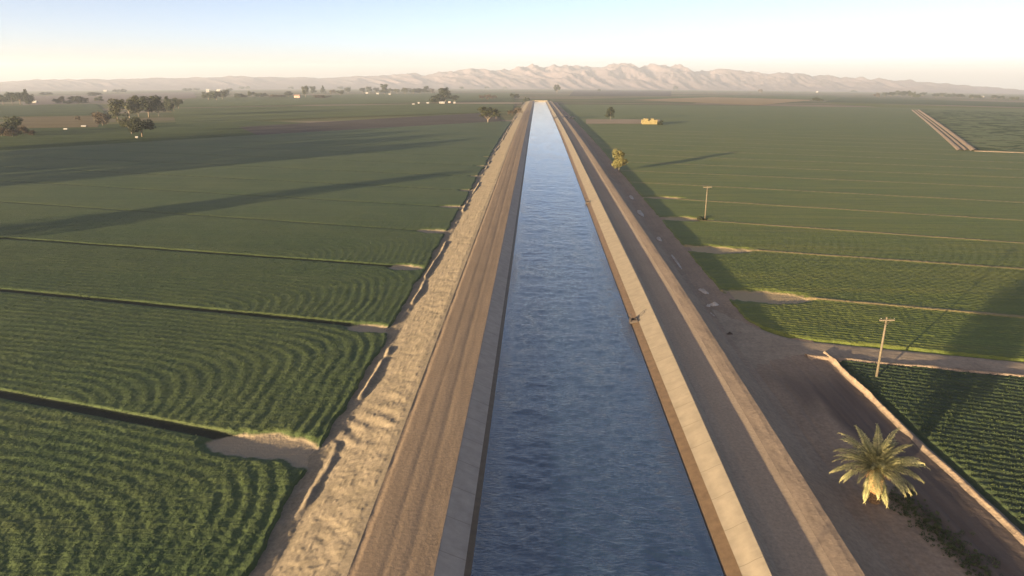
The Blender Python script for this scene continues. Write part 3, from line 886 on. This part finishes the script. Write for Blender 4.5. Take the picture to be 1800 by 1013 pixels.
def tree(kind, px, yb, yt, wpx, label, group=None, xy=None, hgt=None, wid=None, name=None):
    x, y = at(px, yb) if xy is None else xy
    H = height_for(x, y, yt) if hgt is None else hgt
    W = wpx / FPX * proj(x, y, float(gz(x, y)))[2] if wid is None else wid
    i = tcount[0]; tcount[0] += 1
    cm, tm = PROTO[kind][i % 3]
    nm, cat = CAT.get(kind, ('cypress_tree', 'tree') if kind == 'cone' else ('eucalyptus_tree', 'tree') if kind in ('tall', 'pale') else ('leafy_tree', 'tree'))
    W *= 1.2
    root = thing(name or nm, label, cat, (x, y, float(gz(x, y)) - 0.1), (i * 2.399) % 6.28, group)
    for nme, me in (('crown', cm), ('trunk', tm)):
        o = link(bpy.data.objects.new(nme, me), root)
        o.scale = (W, W, H)
    return root

G1 = 'trees of the far left farmstead'
tree('broad', 6, 184, 164, 16, 'dark round tree at the very left edge of the far farmstead', G1)
tree('tall', 22, 184, 161, 15, 'dark ragged tree, second in the far left farmstead clump', G1)
tree('broad', 36, 184, 161, 17, 'broad dark tree in the middle of the far left farmstead clump', G1)
tree('cone', 49, 184, 156, 10, 'tall pointed dark tree rising above the far left farmstead clump', G1)
tree('broad', 55, 183, 165, 9, 'low dark tree beside the small white house at far left', G1)
G2 = 'scattered trees on the far left plain'
tree('broad', 82, 169, 162, 16, 'wide dark tree far off behind the pinkish bare field', G2)
tree('bush', 101, 182, 173, 10, 'low dark bush left of a reddish one at far left', G2)
tree('dry', 110, 182, 168, 8, 'small reddish brown tree between low bushes at far left', G2)
tree('bush', 122, 182, 176, 14, 'flat dark bush at the left foot of the long far bush', G2)
tree('bush', 138, 182, 168, 24, 'long rounded dark bush at far left before the pinkish field', G2)
tree('broad', 168, 170, 162, 18, 'wide dark tree low on the far horizon above the big grove', G2)
tree('bush', 175, 178, 169, 12, 'small dark bush just left of the big grove', G2)
tree('dry', 137, 212, 203, 7, 'small lone dark shrub in the dry golden field', G2)
G3 = 'trees at the left edge by the sandy corner'
tree('broad', 30, 234, 203, 22, 'dark rounded tree with pale trunks at the left edge of the picture', G3)
tree('bush', 12, 236, 214, 18, 'low dark bush left of the rounded tree at the left edge', G3)
tree('dry', 3, 240, 221, 14, 'dry brown shrub cut by the left picture edge', G3)
tree('dry', 22, 241, 226, 16, 'dry brown shrub under the rounded tree at the left edge', G3)
tree('dry', 43, 238, 220, 13, 'pale dry shrub right of the rounded tree at the left edge', G3)
tree('dry', 57, 238, 228, 12, 'smallest dry shrub at the right end of the left edge group', G3)
G4 = 'trees of the large left grove'
tree('dry', 181, 221, 195, 24, 'reddish brown leafless tree at the left end of the big grove', G4)
tree('pale', 208, 215, 172, 24, 'tall pale tree with bare sunlit trunk in the big left grove', G4)
tree('olive', 228, 207, 170, 26, 'broad olive green tree behind the tall pale one in the grove', G4)
tree('pale', 244, 205, 167, 20, 'tall yellow green tree in the middle of the big left grove', G4)
tree('broad', 262, 206, 167, 32, 'largest dark tree at the heart of the big left grove', G4)
tree('tall', 279, 204, 168, 20, 'dark tall tree right of the largest one in the grove', G4)
tree('cone', 296, 196, 168, 13, 'narrow pointed tree near the right end of the big grove', G4)
tree('broad', 306, 196, 173, 14, 'small dark tree right of the pointed one in the grove', G4)
tree('olive', 314, 191, 171, 12, 'last small olive tree at the right end of the grove', G4)
tree('vase', 232, 236, 206, 26, 'sunlit olive tree standing in front of the big left grove', G4)
tree('broad', 250, 241, 205, 30, 'dark tree standing alone in the field before the big grove', G4)
G5 = 'trees round the two white roofs'
tree('broad', 367, 176, 161, 16, 'dark tree under the left white roof on the far left plain', G5)
tree('broad', 381, 176, 160, 16, 'dark tree between the two far white roofs', G5)
tree('olive', 391, 175, 159, 12, 'greenish tree under the right far white roof', G5)
tree('tall', 398, 171, 157, 10, 'slim tree right of the far white roofs', G5)
G6 = 'distant trees along the left horizon'
L6 = 'small dark tree among the distant row on the left horizon'
for (x, b, t, w_) in ((405, 161, 155, 8), (425, 158, 152, 9), (436, 158, 151, 7), (446, 157, 152, 10), (512, 158, 152, 7), (540, 158, 151, 7), (598, 158, 152, 9), (612, 158, 152, 8), (330, 161, 155, 12), (345, 160, 155, 10), (205, 164, 157, 10), (218, 164, 156, 8), (812, 158, 152, 6), (856, 157, 152, 7), (888, 157, 152, 6)):
    tree('broad', x, b, t, w_, L6, G6)
G7 = 'trees of the middle left farm row'
for k, x, b, t, w_, l in (('bush', 424, 172, 164, 16, 'brownish hedge-like bush in the far left farm row'), ('broad', 442, 171, 160, 10, 'dark upright tree left of a low bush in the far row'), ('bush', 456, 171, 163, 12, 'low dark bush right of an upright tree in the far row'),
    ('bush', 468, 170, 163, 7, 'small round dark bush midway along the far left row'), ('dry', 488, 172, 166, 22, 'long low brown thicket left of the far brick house'), ('broad', 507, 171, 160, 11, 'dark tree at the left wall of the far brick house'),
    ('olive', 537, 171, 150, 10, 'tall slim tree at the right wall of the far brick house'), ('tall', 551, 166, 151, 9, 'tall thin green tree two places right of the brick house'), ('cone', 568, 164, 150, 7, 'narrow pointed tree between slim trees in the far middle row'),
    ('dry', 565, 173, 167, 26, 'long low dark thicket in front of the pointed far tree'), ('dry', 585, 166, 157, 9, 'brownish small tree right of the pointed far tree'), ('olive', 598, 168, 158, 10, 'olive tree at the thin middle of the far row'),
    ('olive', 612, 164, 154, 9, 'small green tree before the first white far shed'), ('broad', 637, 164, 154, 8, 'dark tree just left of the far white shed trio'), ('tall', 649, 164, 152, 9, 'dark tall tree left of the blocky far tree'), ('broad', 661, 163, 154, 9, 'round dark tree touching the blocky far tree on its left'),
    ('tall', 676, 167, 147, 12, 'tallest blocky dark tree in the far middle row'), ('olive', 687, 164, 155, 9, 'small olive tree right of the blocky far tree'), ('olive', 698, 165, 156, 9, 'olive tree with gaps midway to the dense dark clump'), ('olive', 712, 165, 154, 11, 'last olive tree before the dense dark clump in the far row'),
    ('broad', 727, 165, 155, 13, 'left tree of the dense dark clump in the far row'), ('broad', 739, 165, 155, 13, 'middle tree of the dense dark clump in the far row'), ('tall', 749, 165, 151, 10, 'tallest tree of the dense dark clump in the far row'), ('dry', 758, 164, 155, 10, 'brownish tree at the right end of the dense dark clump')):
    tree(k, x, b, t, w_, l, G7)
G8 = 'trees of the farm with the white house'
tree('tall', 783, 179, 153, 20, 'tall dark tree behind the long white farm building', G8)
tree('bush', 768, 180, 166, 22, 'broad dark bush left of the tall farm tree', G8)
tree('broad', 776, 178, 162, 16, 'dark tree filling the middle of the white farm clump', G8)
tree('broad', 799, 178, 167, 11, 'small round tree right of the white farm building', G8)
tree('vase', 858, 216, 187, 26, 'sunlit yellow green tree with forked trunk left of the canal')
tree('broad', 872, 209, 194, 13, 'small dark tree touching the forked yellow green tree')
G9 = 'brown shrubs on the far left bank'
for x, b, t, w_, l in ((847, 174, 167, 10, 'brown shrub furthest left of three beyond the pale farm track'), (858, 175, 165, 10, 'tallest brown shrub of three beyond the pale farm track'), (869, 174, 167, 9, 'brown shrub furthest right of three beyond the pale farm track'),
    (911, 200, 188, 10, 'dry brown shrub on the left bank close to the canal end'), (900, 203, 193, 12, 'low dry brown shrub left of the bank shrub near the canal end')):
    tree('dry', x, b, t, w_, l, G9)
tree('bush', 905, 173, 164, 12, 'rounded green bush left of where the canal ends')
tree('bush', 926, 179, 171, 9, 'small green bush on the bank at the canal end')
tree('broad', 979, 164, 148, 9, 'lone dark tree on the plain just right of the canal end')
tree('tall', 1073, 211, 187, 12, 'dark twin-topped tree behind the pale yard left of the haystack')
G10 = 'small trees on the far right plain'
tree('broad', 1188, 159, 151, 7, 'small dark tree alone beneath the highest ridge', G10)
tree('dry', 1244, 158, 153, 6, 'tiny brownish tree right of the lone one beneath the ridge', G10)
tree('dry', 1336, 163, 156, 7, 'small reddish tree beyond the tan stubble field', G10)
tree('bush', 1438, 178, 171, 14, 'dark bush at the right tip of the tan stubble field', G10)
tree('bush', 1053, 161, 156, 6, 'tiny dark bush below the largest far white building', G10)
G11 = 'trees of the far right row'
tree('dry', 1541, 171, 163, 8, 'reddish small tree at the left end of the far right row', G11)
L11 = 'dark tree in the distant row along the right horizon'
for k, x, b, t, w_ in (('broad', 1555, 170, 162, 8), ('broad', 1566, 170, 161, 9), ('tall', 1576, 169, 159, 9), ('broad', 1585, 170, 160, 10), ('broad', 1594, 170, 159, 10), ('broad', 1602, 171, 161, 9), ('bush', 1610, 172, 165, 9), ('broad', 1622, 169, 162, 9),
    ('broad', 1645, 171, 164, 9), ('broad', 1656, 170, 163, 9), ('bush', 1668, 171, 165, 10), ('broad', 1677, 171, 164, 9), ('broad', 1688, 172, 165, 10), ('broad', 1709, 174, 166, 9), ('bush', 1719, 173, 167, 10), ('broad', 1748, 174, 167, 9), ('bush', 1760, 174, 168, 10), ('bush', 1782, 176, 170, 11), ('bush', 1485, 161, 157, 10), ('bush', 1500, 162, 158, 9)):
    tree(k, x, b, t, w_, L11, G11)

# trees outside the picture whose long shadows cross the fields
GE = 'tall trees beyond the left edge'
tree('tall', 0, 0, 0, 0, 'tall tree outside the left edge, its shadow crossing the left field', GE, xy=(-172, 128), hgt=19, wid=15)
tree('high', 0, 0, 0, 0, 'tree behind the viewpoint, its shadow crossing the right field', GE, xy=(-27.5, -8.5), hgt=20, wid=6.0)
for i in range(13):
    f = i / 12.0
    tree('tall', 0, 0, 0, 0, 'eucalyptus of the windbreak outside the left edge, its shadow on the field', GE, xy=(-246 - 95 * f, 184 + 140 * f), hgt=26 + 3 * math.sin(i * 2.1), wid=13)

# the smaller tree on the right bank: pale trunk, round golden crown
tree('gold', 1088, 303, 260, 20, 'round golden tree with pale trunk on the right bank')

# ------------------------------------------------------------------ the date palm
def frond_mesh(name, elev, droop, length, seed):
    r = random.Random(seed); mb = MB()
    N = 26
    pts = []; x = z = 0.0; a = elev
    for i in range(N + 1):
        pts.append((x, 0.0, z, a)); st = length / N
        x += math.cos(a) * st; z += math.sin(a) * st
        a -= droop / N * (0.5 + 1.1 * i / N)
    mb.tube([(p[0], 0, p[2]) for p in pts], [0.05 * (1 - 0.85 * i / N) for i in range(N + 1)], 5)
    for i in range(3, N * 2):
        t = i / (N * 2.0); j = min(N - 1, int(t * N)); fr = t * N - j
        p = [pts[j][k] * (1 - fr) + pts[j + 1][k] * fr for k in range(4)]
        L = 0.78 * (math.sin(math.pi * min(1, 0.12 + t * 0.9)) ** 0.6 if t < 0.97 else 0.4) * r.uniform(0.8, 1.15) * (1 - 0.25 * t)
        for s in (-1, 1):
            fwd = r.uniform(0.5, 0.85); upv = r.uniform(0.0, 0.4)
            ca, sa = math.cos(p[3]), math.sin(p[3])
            dx, dy, dz = fwd * ca - upv * sa, s * (1 - 0.25 * fwd), fwd * sa + upv * ca
            n = math.sqrt(dx * dx + dy * dy + dz * dz); dx, dy, dz = dx / n * L, dy / n * L, dz / n * L
            w_ = 0.05
            b = (p[0], 0, p[2])
            mid = (b[0] + dx * 0.5, dy * 0.5, b[2] + dz * 0.5 - 0.08 * L)
            tip = (b[0] + dx, dy * 0.85, b[2] + dz - 0.42 * L)
            mb.poly([(b[0] - ca * 0.02, 0, b[2] - sa * 0.02), (mid[0] - ca * w_, mid[1], mid[2] - sa * w_), tip, (mid[0] + ca * w_, mid[1], mid[2] + sa * w_)])
    return mb.mesh(name, M['frond'])
px_, py_ = at(1537, 882)
palm = thing('date_palm', 'stout date palm with golden fronds standing on the grey strip right of the canal', 'palm tree', (px_, py_, 0.05), 0.0)
palm.rotation_euler = (0, R_(-7), 0.0)
TH = 3.9
mb = MB()
zs = np.linspace(-0.1, TH, 30)
mb.tube([(0.06 * (z / TH) ** 2, 0, z) for z in zs], [0.52 + 0.16 * max(0, (z - 2.6) / 1.6) + 0.045 * (i % 2) for i, z in enumerate(zs)], 16)
rr_ = random.Random(4)
for i in range(150):
    z = 0.25 + (TH - 0.3) * i / 150; a = i * 2.399; r0 = 0.5 + 0.16 * max(0, (z - 2.6) / 1.6)
    cx = 0.06 * (z / TH) ** 2
    mb.box((cx + math.cos(a) * (r0 + 0.03), math.sin(a) * (r0 + 0.03), z), (0.16, 0.2, 0.16), a)
mb.build('trunk', M['boots'], palm)
sk = MB()
for i in range(46):
    a = i * 2.399; z0 = TH - 0.35 - 0.5 * rr_.random(); L = rr_.uniform(0.5, 1.0); c, s = math.cos(a), math.sin(a)
    sk.tube([(0.06 + c * 0.5, s * 0.5, z0), (0.06 + c * (0.6 + L * 0.5), s * (0.6 + L * 0.5), z0 + 0.12), (0.06 + c * (0.6 + L * 0.8), s * (0.6 + L * 0.8), z0 - 0.3)], [0.09, 0.06, 0.02], 5)
sk.build('frond_stubs', M['boots'], palm)
fm = [frond_mesh('frond', R_(e), R_(d), L, 20 + i) for i, (e, d, L) in enumerate(((82, 45, 3.7), (68, 55, 4.1), (54, 65, 4.3), (40, 72, 4.4), (25, 75, 4.4), (8, 70, 4.2), (-8, 55, 3.6), (60, 95, 4.2), (35, 100, 4.3)))]
order = [0] * 5 + [1] * 8 + [2] * 9 + [7] * 3 + [3] * 9 + [8] * 2 + [4] * 12 + [5] * 9
for i, k in enumerate(order):
    o = link(bpy.data.objects.new('frond', fm[k]), palm)
    a = i * 2.3999 + rr_.uniform(-0.15, 0.15)
    o.location = (0.06 + math.cos(a) * 0.22, math.sin(a) * 0.22, TH - 0.1 + rr_.uniform(-0.15, 0.2) + (0.25 if k in (0, 1) else 0))
    o.rotation_euler = (rr_.uniform(-0.25, 0.25), rr_.uniform(-0.08, 0.08), a)
    s_ = rr_.uniform(0.85, 1.06); o.scale = (s_, s_, s_)

# weeds and shrubs at the palm's foot
V, Fc = blob_crown(901, 420, 9, 0.055, lambda r, i, n: (r.normal() * 0.95 + (i / n - 0.5) * 2.2, r.normal() * 0.9 - (i / n - 0.5) * 11.5, r.uniform(0.0, 0.16), r.uniform(0.08, 0.24)))
wx, wy = at(1640, 930)
wd = link(bpy.data.objects.new('weeds', mesh_from('weeds', V + np.array([wx, wy, 0.10]), Fc, M['weed'])))
struct(wd, 'stuff')

# ------------------------------------------------------------------ poles
def pole(px, yb, yt, arm_px, label):
    x, y = at(px, yb); H = height_for(x, y, yt); d = proj(x, y, 0)[2]
    root = thing('utility_pole', label, 'utility pole', (x, y, float(gz(x, y))), YAW)
    root.rotation_euler = (0, R_(-1.0), YAW)
    MB().tube([(0, 0, -0.3), (0, 0, H * 0.5), (0, 0, H)], [0.17, 0.145, 0.11], 10).build('post', M['wood'], root, True)
    aw = arm_px / FPX * d
    MB().box((0, -0.17, H - 0.35), (aw, 0.14, 0.2)).build('crossarm', M['wood'], root)
    for s in (-1, 1):
        MB().tube([(s * aw * 0.3, -0.12, H - 0.42), (0, -0.15, H - 1.05)], 0.025, 5).build('brace', M['steel'], root)
    for s in (-0.44, -0.2, 0.2, 0.44):
        MB().tube([(s * aw, -0.17, H - 0.26), (s * aw, -0.17, H - 0.12), (s * aw, -0.17, H - 0.06), (s * aw, -0.17, H + 0.02)], [0.02, 0.035, 0.05, 0.025], 8).build('insulator', M['glass'], root, True)
    return root
pole(1540, 666, 558, 25, 'near wooden utility pole with crossarm beside the farm lane')
pole(1239, 387, 327, 15, 'wooden utility pole standing in the crop on a field border')
MB_ = tree('bush', 1233, 387, 380, 12, 'small green bush at the foot of the pole in the crop')

# ------------------------------------------------------------------ turnout gates on the right lining
def gate(y, label):
    x = 16.2; z = 0.85 + float(gz(x, y))
    root = thing('turnout_gate', label, 'canal gate', (x, y, z), 0.0, 'turnout gates on the right bank')
    MB().box((-0.1, 0, 0.15), (0.9, 1.5, 0.5)).box((0.55, -0.7, 0.4), (1.2, 0.12, 0.6)).box((0.55, 0.7, 0.4), (1.2, 0.12, 0.6)).build('headwall', M['steel'], root)
    MB().box((-0.35, -0.6, 1.0), (0.1, 0.1, 1.2)).box((-0.35, 0.6, 1.0), (0.1, 0.1, 1.2)).box((-0.35, 0, 1.64), (0.12, 1.34, 0.1)).build('frame', M['steel'], root)
    MB().tube([(-0.35, 0, 0.4), (-0.35, 0, 1.95)], 0.03, 6).build('stem', M['steel'], root)
    ring = [(-0.35 + 0.28 * math.cos(a), 0.28 * math.sin(a), 1.9) for a in np.linspace(0, 2 * math.pi, 15)]
    MB().tube(ring, 0.025, 5, False).tube([(-0.63, 0, 1.9), (-0.07, 0, 1.9)], 0.018, 4).build('handwheel', M['steel'], root)
    MB().box((-0.47, 0, 0.62), (0.05, 1.0, 0.75)).build('gate_leaf', M['steel'], root)
    root.scale = (0.75, 0.75, 0.75)
    return root
gate(float(at(1115, 566, 0.9)[1]), 'nearest steel turnout gate at the waterline of the sunlit lining')
gate(float(at(1034, 357, 0.9)[1]), 'middle steel turnout gate far along the sunlit lining')
gate(float(at(976, 210, 0.9)[1]), 'farthest tiny turnout gate on the right lining near the yard')

# ------------------------------------------------------------------ pale earth heaps in the shaded strip
def heap(px, py, L, W, H, rz, label, name='earth_heap', cat='dirt heap', mat='chalk', group='pale heaps beside the right bank'):
    x, y = at(px, py, 0.1)
    n = 40
    u = np.linspace(-1, 1, n); X, Y = np.meshgrid(u, u)
    r = np.hypot(X, Y)
    sd = int(px)
    Z = np.maximum(0, 1 - r ** 1.5 * (0.8 + 0.6 * fbm(X * 2, Y * 2, sd, 3))) * H * (0.45 + 1.1 * fbm(X * 3, Y * 3, sd + 1, 4)) - 0.12
    o = grid_obj(name, X * L / 2, Y * W / 2, Z, M[mat])
    o.location = (x, y, 0.08 + float(gz(x, y))); o.rotation_euler = (0, 0, rz)
    return tag(o, label, cat, group)
NRTH = math.pi / 2
heap(1188, 459, 16, 0.9, 0.5, NRTH, 'long thin pale heap in line with the right bank')
heap(1158, 421, 5, 1.6, 0.8, NRTH, 'pale heap just beyond the long thin one')
heap(1125, 375, 10, 2.2, 0.8, NRTH, 'broad pale heap well beyond the long thin one')
heap(1110, 347, 9, 1.5, 0.6, NRTH, 'pale heap farthest along the shaded right strip')
heap(1236, 512, 4.2, 1.5, 0.6, NRTH + 0.3, 'pinkish pale heap near the lane junction')
heap(1255, 536, 2.6, 1.4, 0.6, 0.2, 'rounded pale heap close above the lane junction')
heap(1244, 539, 1.6, 1.0, 0.5, 0.6, 'small pale heap touching the rounded one')
heap(1252, 554, 3.0, 0.6, 0.4, NRTH + 0.3, 'short narrow pale heap pointing at the lane junction')
heap(1250, 570, 1.5, 1.1, 0.55, 0.0, 'smallest whitest heap nearest the lane junction')
heap(1282, 588, 1.6, 0.9, 0.5, 0.2, 'dark clod of earth lying at the lane junction', 'earth_clod', 'clod', 'tilled', None)

# ------------------------------------------------------------------ buildings
def house(px, yb, wpx, hpx, dep, label, wall, roof, group=None, rz=None, name='farm_building', cat='building', windows=2):
    x, y = at(px, yb); d = proj(x, y, float(gz(x, y)))[2]
    Wd, Hh = 0.68 * wpx / FPX * d, 0.52 * hpx / FPX * d
    root = thing(name, label, cat, (x, y, float(gz(x, y))), YAW if rz is None else rz, group)
    we = Hh * 0.62; Dp = dep * Wd
    MB().box((0, 0, we / 2 - 0.1), (Wd * 0.94, Dp * 0.92, we + 0.2)).poly([(-Wd * .47, -Dp * .46, we), (-Wd * .47, Dp * .46, we), (-Wd * .47, 0, Hh * 0.97)]).poly([(Wd * .47, -Dp * .46, we), (Wd * .47, Dp * .46, we), (Wd * .47, 0, Hh * 0.97)]).build('wall', M[wall], root)
    r = MB()
    for s in (-1, 1):
        a, b, c, e = (-Wd / 2, s * Dp / 2, we * 0.97), (Wd / 2, s * Dp / 2, we * 0.97), (Wd / 2, 0, Hh), (-Wd / 2, 0, Hh)
        th = 0.04 * Hh
        up = lambda p: (p[0], p[1], p[2] + th)
        r.poly([a, b, c, e]).poly([up(e), up(c), up(b), up(a)]).poly([a, up(a), up(b), b]).poly([b, up(b), up(c), c]).poly([a, e, up(e), up(a)])
    r.build('roof', M[roof], root)
    MB().box((0, -Dp * 0.46 - 0.03, we * 0.38), (Wd * 0.1, 0.06, we * 0.76)).build('door', M['roof_brown'], root)
    for k in range(windows):
        s = -1 if k == 0 else 1
        MB().box((s * Wd * 0.28, -Dp * 0.46 - 0.03, we * 0.55), (Wd * 0.13, 0.06, we * 0.32)).build('window', M['glass'], root)
    return root
GW = 'white farm buildings on the plain'
house(62, 181, 11, 7, 0.7, 'small white house beside the far left farmstead trees', 'white', 'roof_white', GW)
house(186, 161, 9, 5, 0.6, 'lone white building low on the horizon above the big grove', 'white', 'roof_white', GW)
house(116, 228, 10, 4.5, 0.6, 'small low white shed at the near end of the golden field', 'white', 'roof_white', GW)
house(148, 223, 13, 4.5, 0.5, 'low white shed between the golden field and the big grove', 'white', 'roof_white', GW)
house(241, 243, 7, 6, 0.8, 'tiny white hut at the foot of the dark tree before the grove', 'white', 'roof_white', GW)
house(366, 162, 9, 9, 0.7, 'left of two tall white buildings among far trees', 'white', 'roof_white', GW)
house(385, 162, 10, 9, 0.7, 'right of two tall white buildings among far trees', 'white', 'roof_white', GW)
house(523, 172, 15, 11, 0.8, 'faded brick house with brown roof in the far left row', 'pink', 'roof_brown')
for x, y_, w_, l in ((645, 165, 7, 'white shed left of the blocky far tree'), (664, 166, 7, 'white shed tucked against the blocky far tree'), (685, 167, 6, 'white shed right of the blocky far tree')):
    house(x, y_, w_, 5, 0.7, l, 'white', 'roof_white', GW)
house(777, 182, 15, 6, 0.5, 'long white building under the tall dark farm trees', 'white', 'roof_white', GW)
house(727, 184, 7, 3.5, 0.6, 'white shed furthest left of the white farm', 'white', 'roof_white', GW)
house(736, 182, 5, 4, 0.6, 'second little white shed from the left of the white farm', 'white', 'roof_white', GW)
house(752, 182, 7, 4, 0.6, 'white shed just left of the dark farm trees', 'white', 'roof_white', GW)
house(790, 181, 6, 5, 0.6, 'pinkish shed right of the long white farm building', 'pink', 'roof_white')
house(799, 182, 6, 5, 0.6, 'pale shed below the small round farm tree', 'white', 'roof_white', GW)
house(916, 156, 6, 5, 0.7, 'tiny white house above the end of the canal', 'white', 'roof_white', GW)
house(1029, 156, 6, 4, 0.7, 'small pale building left of the largest far white one', 'white', 'roof_brown', GW)
house(1045, 157, 11, 6, 0.5, 'largest far white building, right of the canal end', 'white', 'roof_white', GW)
house(1130, 153, 9, 4, 0.5, 'faint white building on the horizon under the high ridge', 'white', 'roof_white', GW)
house(1353, 158, 9, 4, 0.5, 'white roofed building beyond the reddish small tree', 'pink', 'roof_white', GW)
house(1436, 163, 5, 5, 0.7, 'small white building beyond the dark bush at the tan field', 'white', 'roof_white', GW)
house(1727, 171, 6, 4, 0.7, 'white house in the far right tree row', 'white', 'roof_white', GW)

# pale yard, haystack and parked vehicles right of the canal
patch('dirt_yard', [(1030, 211), (1160, 211), (1160, 219), (1030, 219)], F['dust'], 0.55)
hx, hy = at(1141, 219); d = proj(hx, hy, float(gz(hx, hy)))[2]
root = thing('haystack', 'golden yellow haystack at the right end of the pale yard', 'haystack', (hx, hy, float(gz(hx, hy))), YAW)
r = random.Random(9); mb = MB()
wpx = 26 / FPX * d; bl = wpx / 8
for k in range(5):
    for i in range(8):
        if k == 4 and i not in (1, 2, 5):
            continue
        for j in range(3):
            if k == 3 and r.random() < 0.12:
                continue
            mb.box(((i - 3.5) * bl + r.uniform(-.06, .06), (j - 1) * 2.0 + r.uniform(-.08, .08), k * 1.02 + 0.5), (bl * 0.97, 1.94, 1.0), r.uniform(-.02, .02))
mb.build('bale_stack', M['hay'], root)
tree('bush', 1161, 220, 211, 9, 'dark leafy shape added for the shade on the right side of the golden haystack')  # no real bush: dark leaves stand in for the shaded side of the haystack

def car(px, py, label, rz):
    x, y = at(px, py)
    root = thing('parked_car', label, 'car', (x, y, float(gz(x, y)) + 0.25), rz, 'white vehicles by the right bank')
    MB().box((0, 0, 0.62), (4.9, 1.85, 0.6)).box((0.2, 0, 1.0), (4.0, 1.75, 0.2)).build('body', M['white'], root)
    c = MB(); b = 0
    lo = [(-1.3, -.85, 1.1), (1.3, -.85, 1.1), (1.3, .85, 1.1), (-1.3, .85, 1.1)]; hi = [(-.8, -.72, 1.72), (.9, -.72, 1.72), (.9, .72, 1.72), (-.8, .72, 1.72)]
    for i in range(4):
        j = (i + 1) % 4
        c.poly([lo[i], lo[j], hi[j], hi[i]])
    c.build('windows', M['glass'], root)
    MB().box((0.05, 0, 1.75), (1.75, 1.48, 0.07)).build('roof', M['white'], root)
    for sx in (-1.5, 1.5):
        for sy_ in (-0.86, 0.86):
            MB().tube([(sx, sy_ - 0.11, 0.36), (sx, sy_ + 0.11, 0.36)], 0.36, 14).build('wheel', M['tyre'], root, False)
    return root
car(994, 207, 'white car parked nearest the canal below the right bank', 0.1)
car(1006, 208, 'white car parked further from the canal, nearer the pale yard', 0.3)

# low headwall where the canal ends
zc = float(gz(5, YEND))
hw = thing('check_structure', 'low concrete structure closing the far end of the canal', 'canal weir', (5.5, YEND + 1.5, zc), 0)
MB().box((0, 0, 1.2), (27, 1.2, 2.6)).build('headwall', M['concrete'], hw)
MB().box((0, -0.2, 2.62), (30, 2.6, 0.24)).build('deck', M['concrete'], hw)

# ------------------------------------------------------------------ air
hz = MB().box((0, 0, (-240 + 190) / 2), (26600, 26600, 430)).build('haze', None)
hz.data.materials.clear()
hm = bpy.data.materials.new('thin evening haze'); hm.use_nodes = True
t = hm.node_tree
for n in list(t.nodes):
    if n.type == 'BSDF_PRINCIPLED':
        t.nodes.remove(n)
pv = t.nodes.new("ShaderNodeVolumePrincipled")
pv.inputs["Color"].default_value = (0.60, 0.68, 0.84, 1)
pv.inputs["Density"].default_value = 1.05e-4
pv.inputs["Anisotropy"].default_value = 0.1
t.links.new(pv.outputs[0], t.nodes["Material Output"].inputs["Volume"])
hz.data.materials.append(hm)
struct(hz, 'stuff')
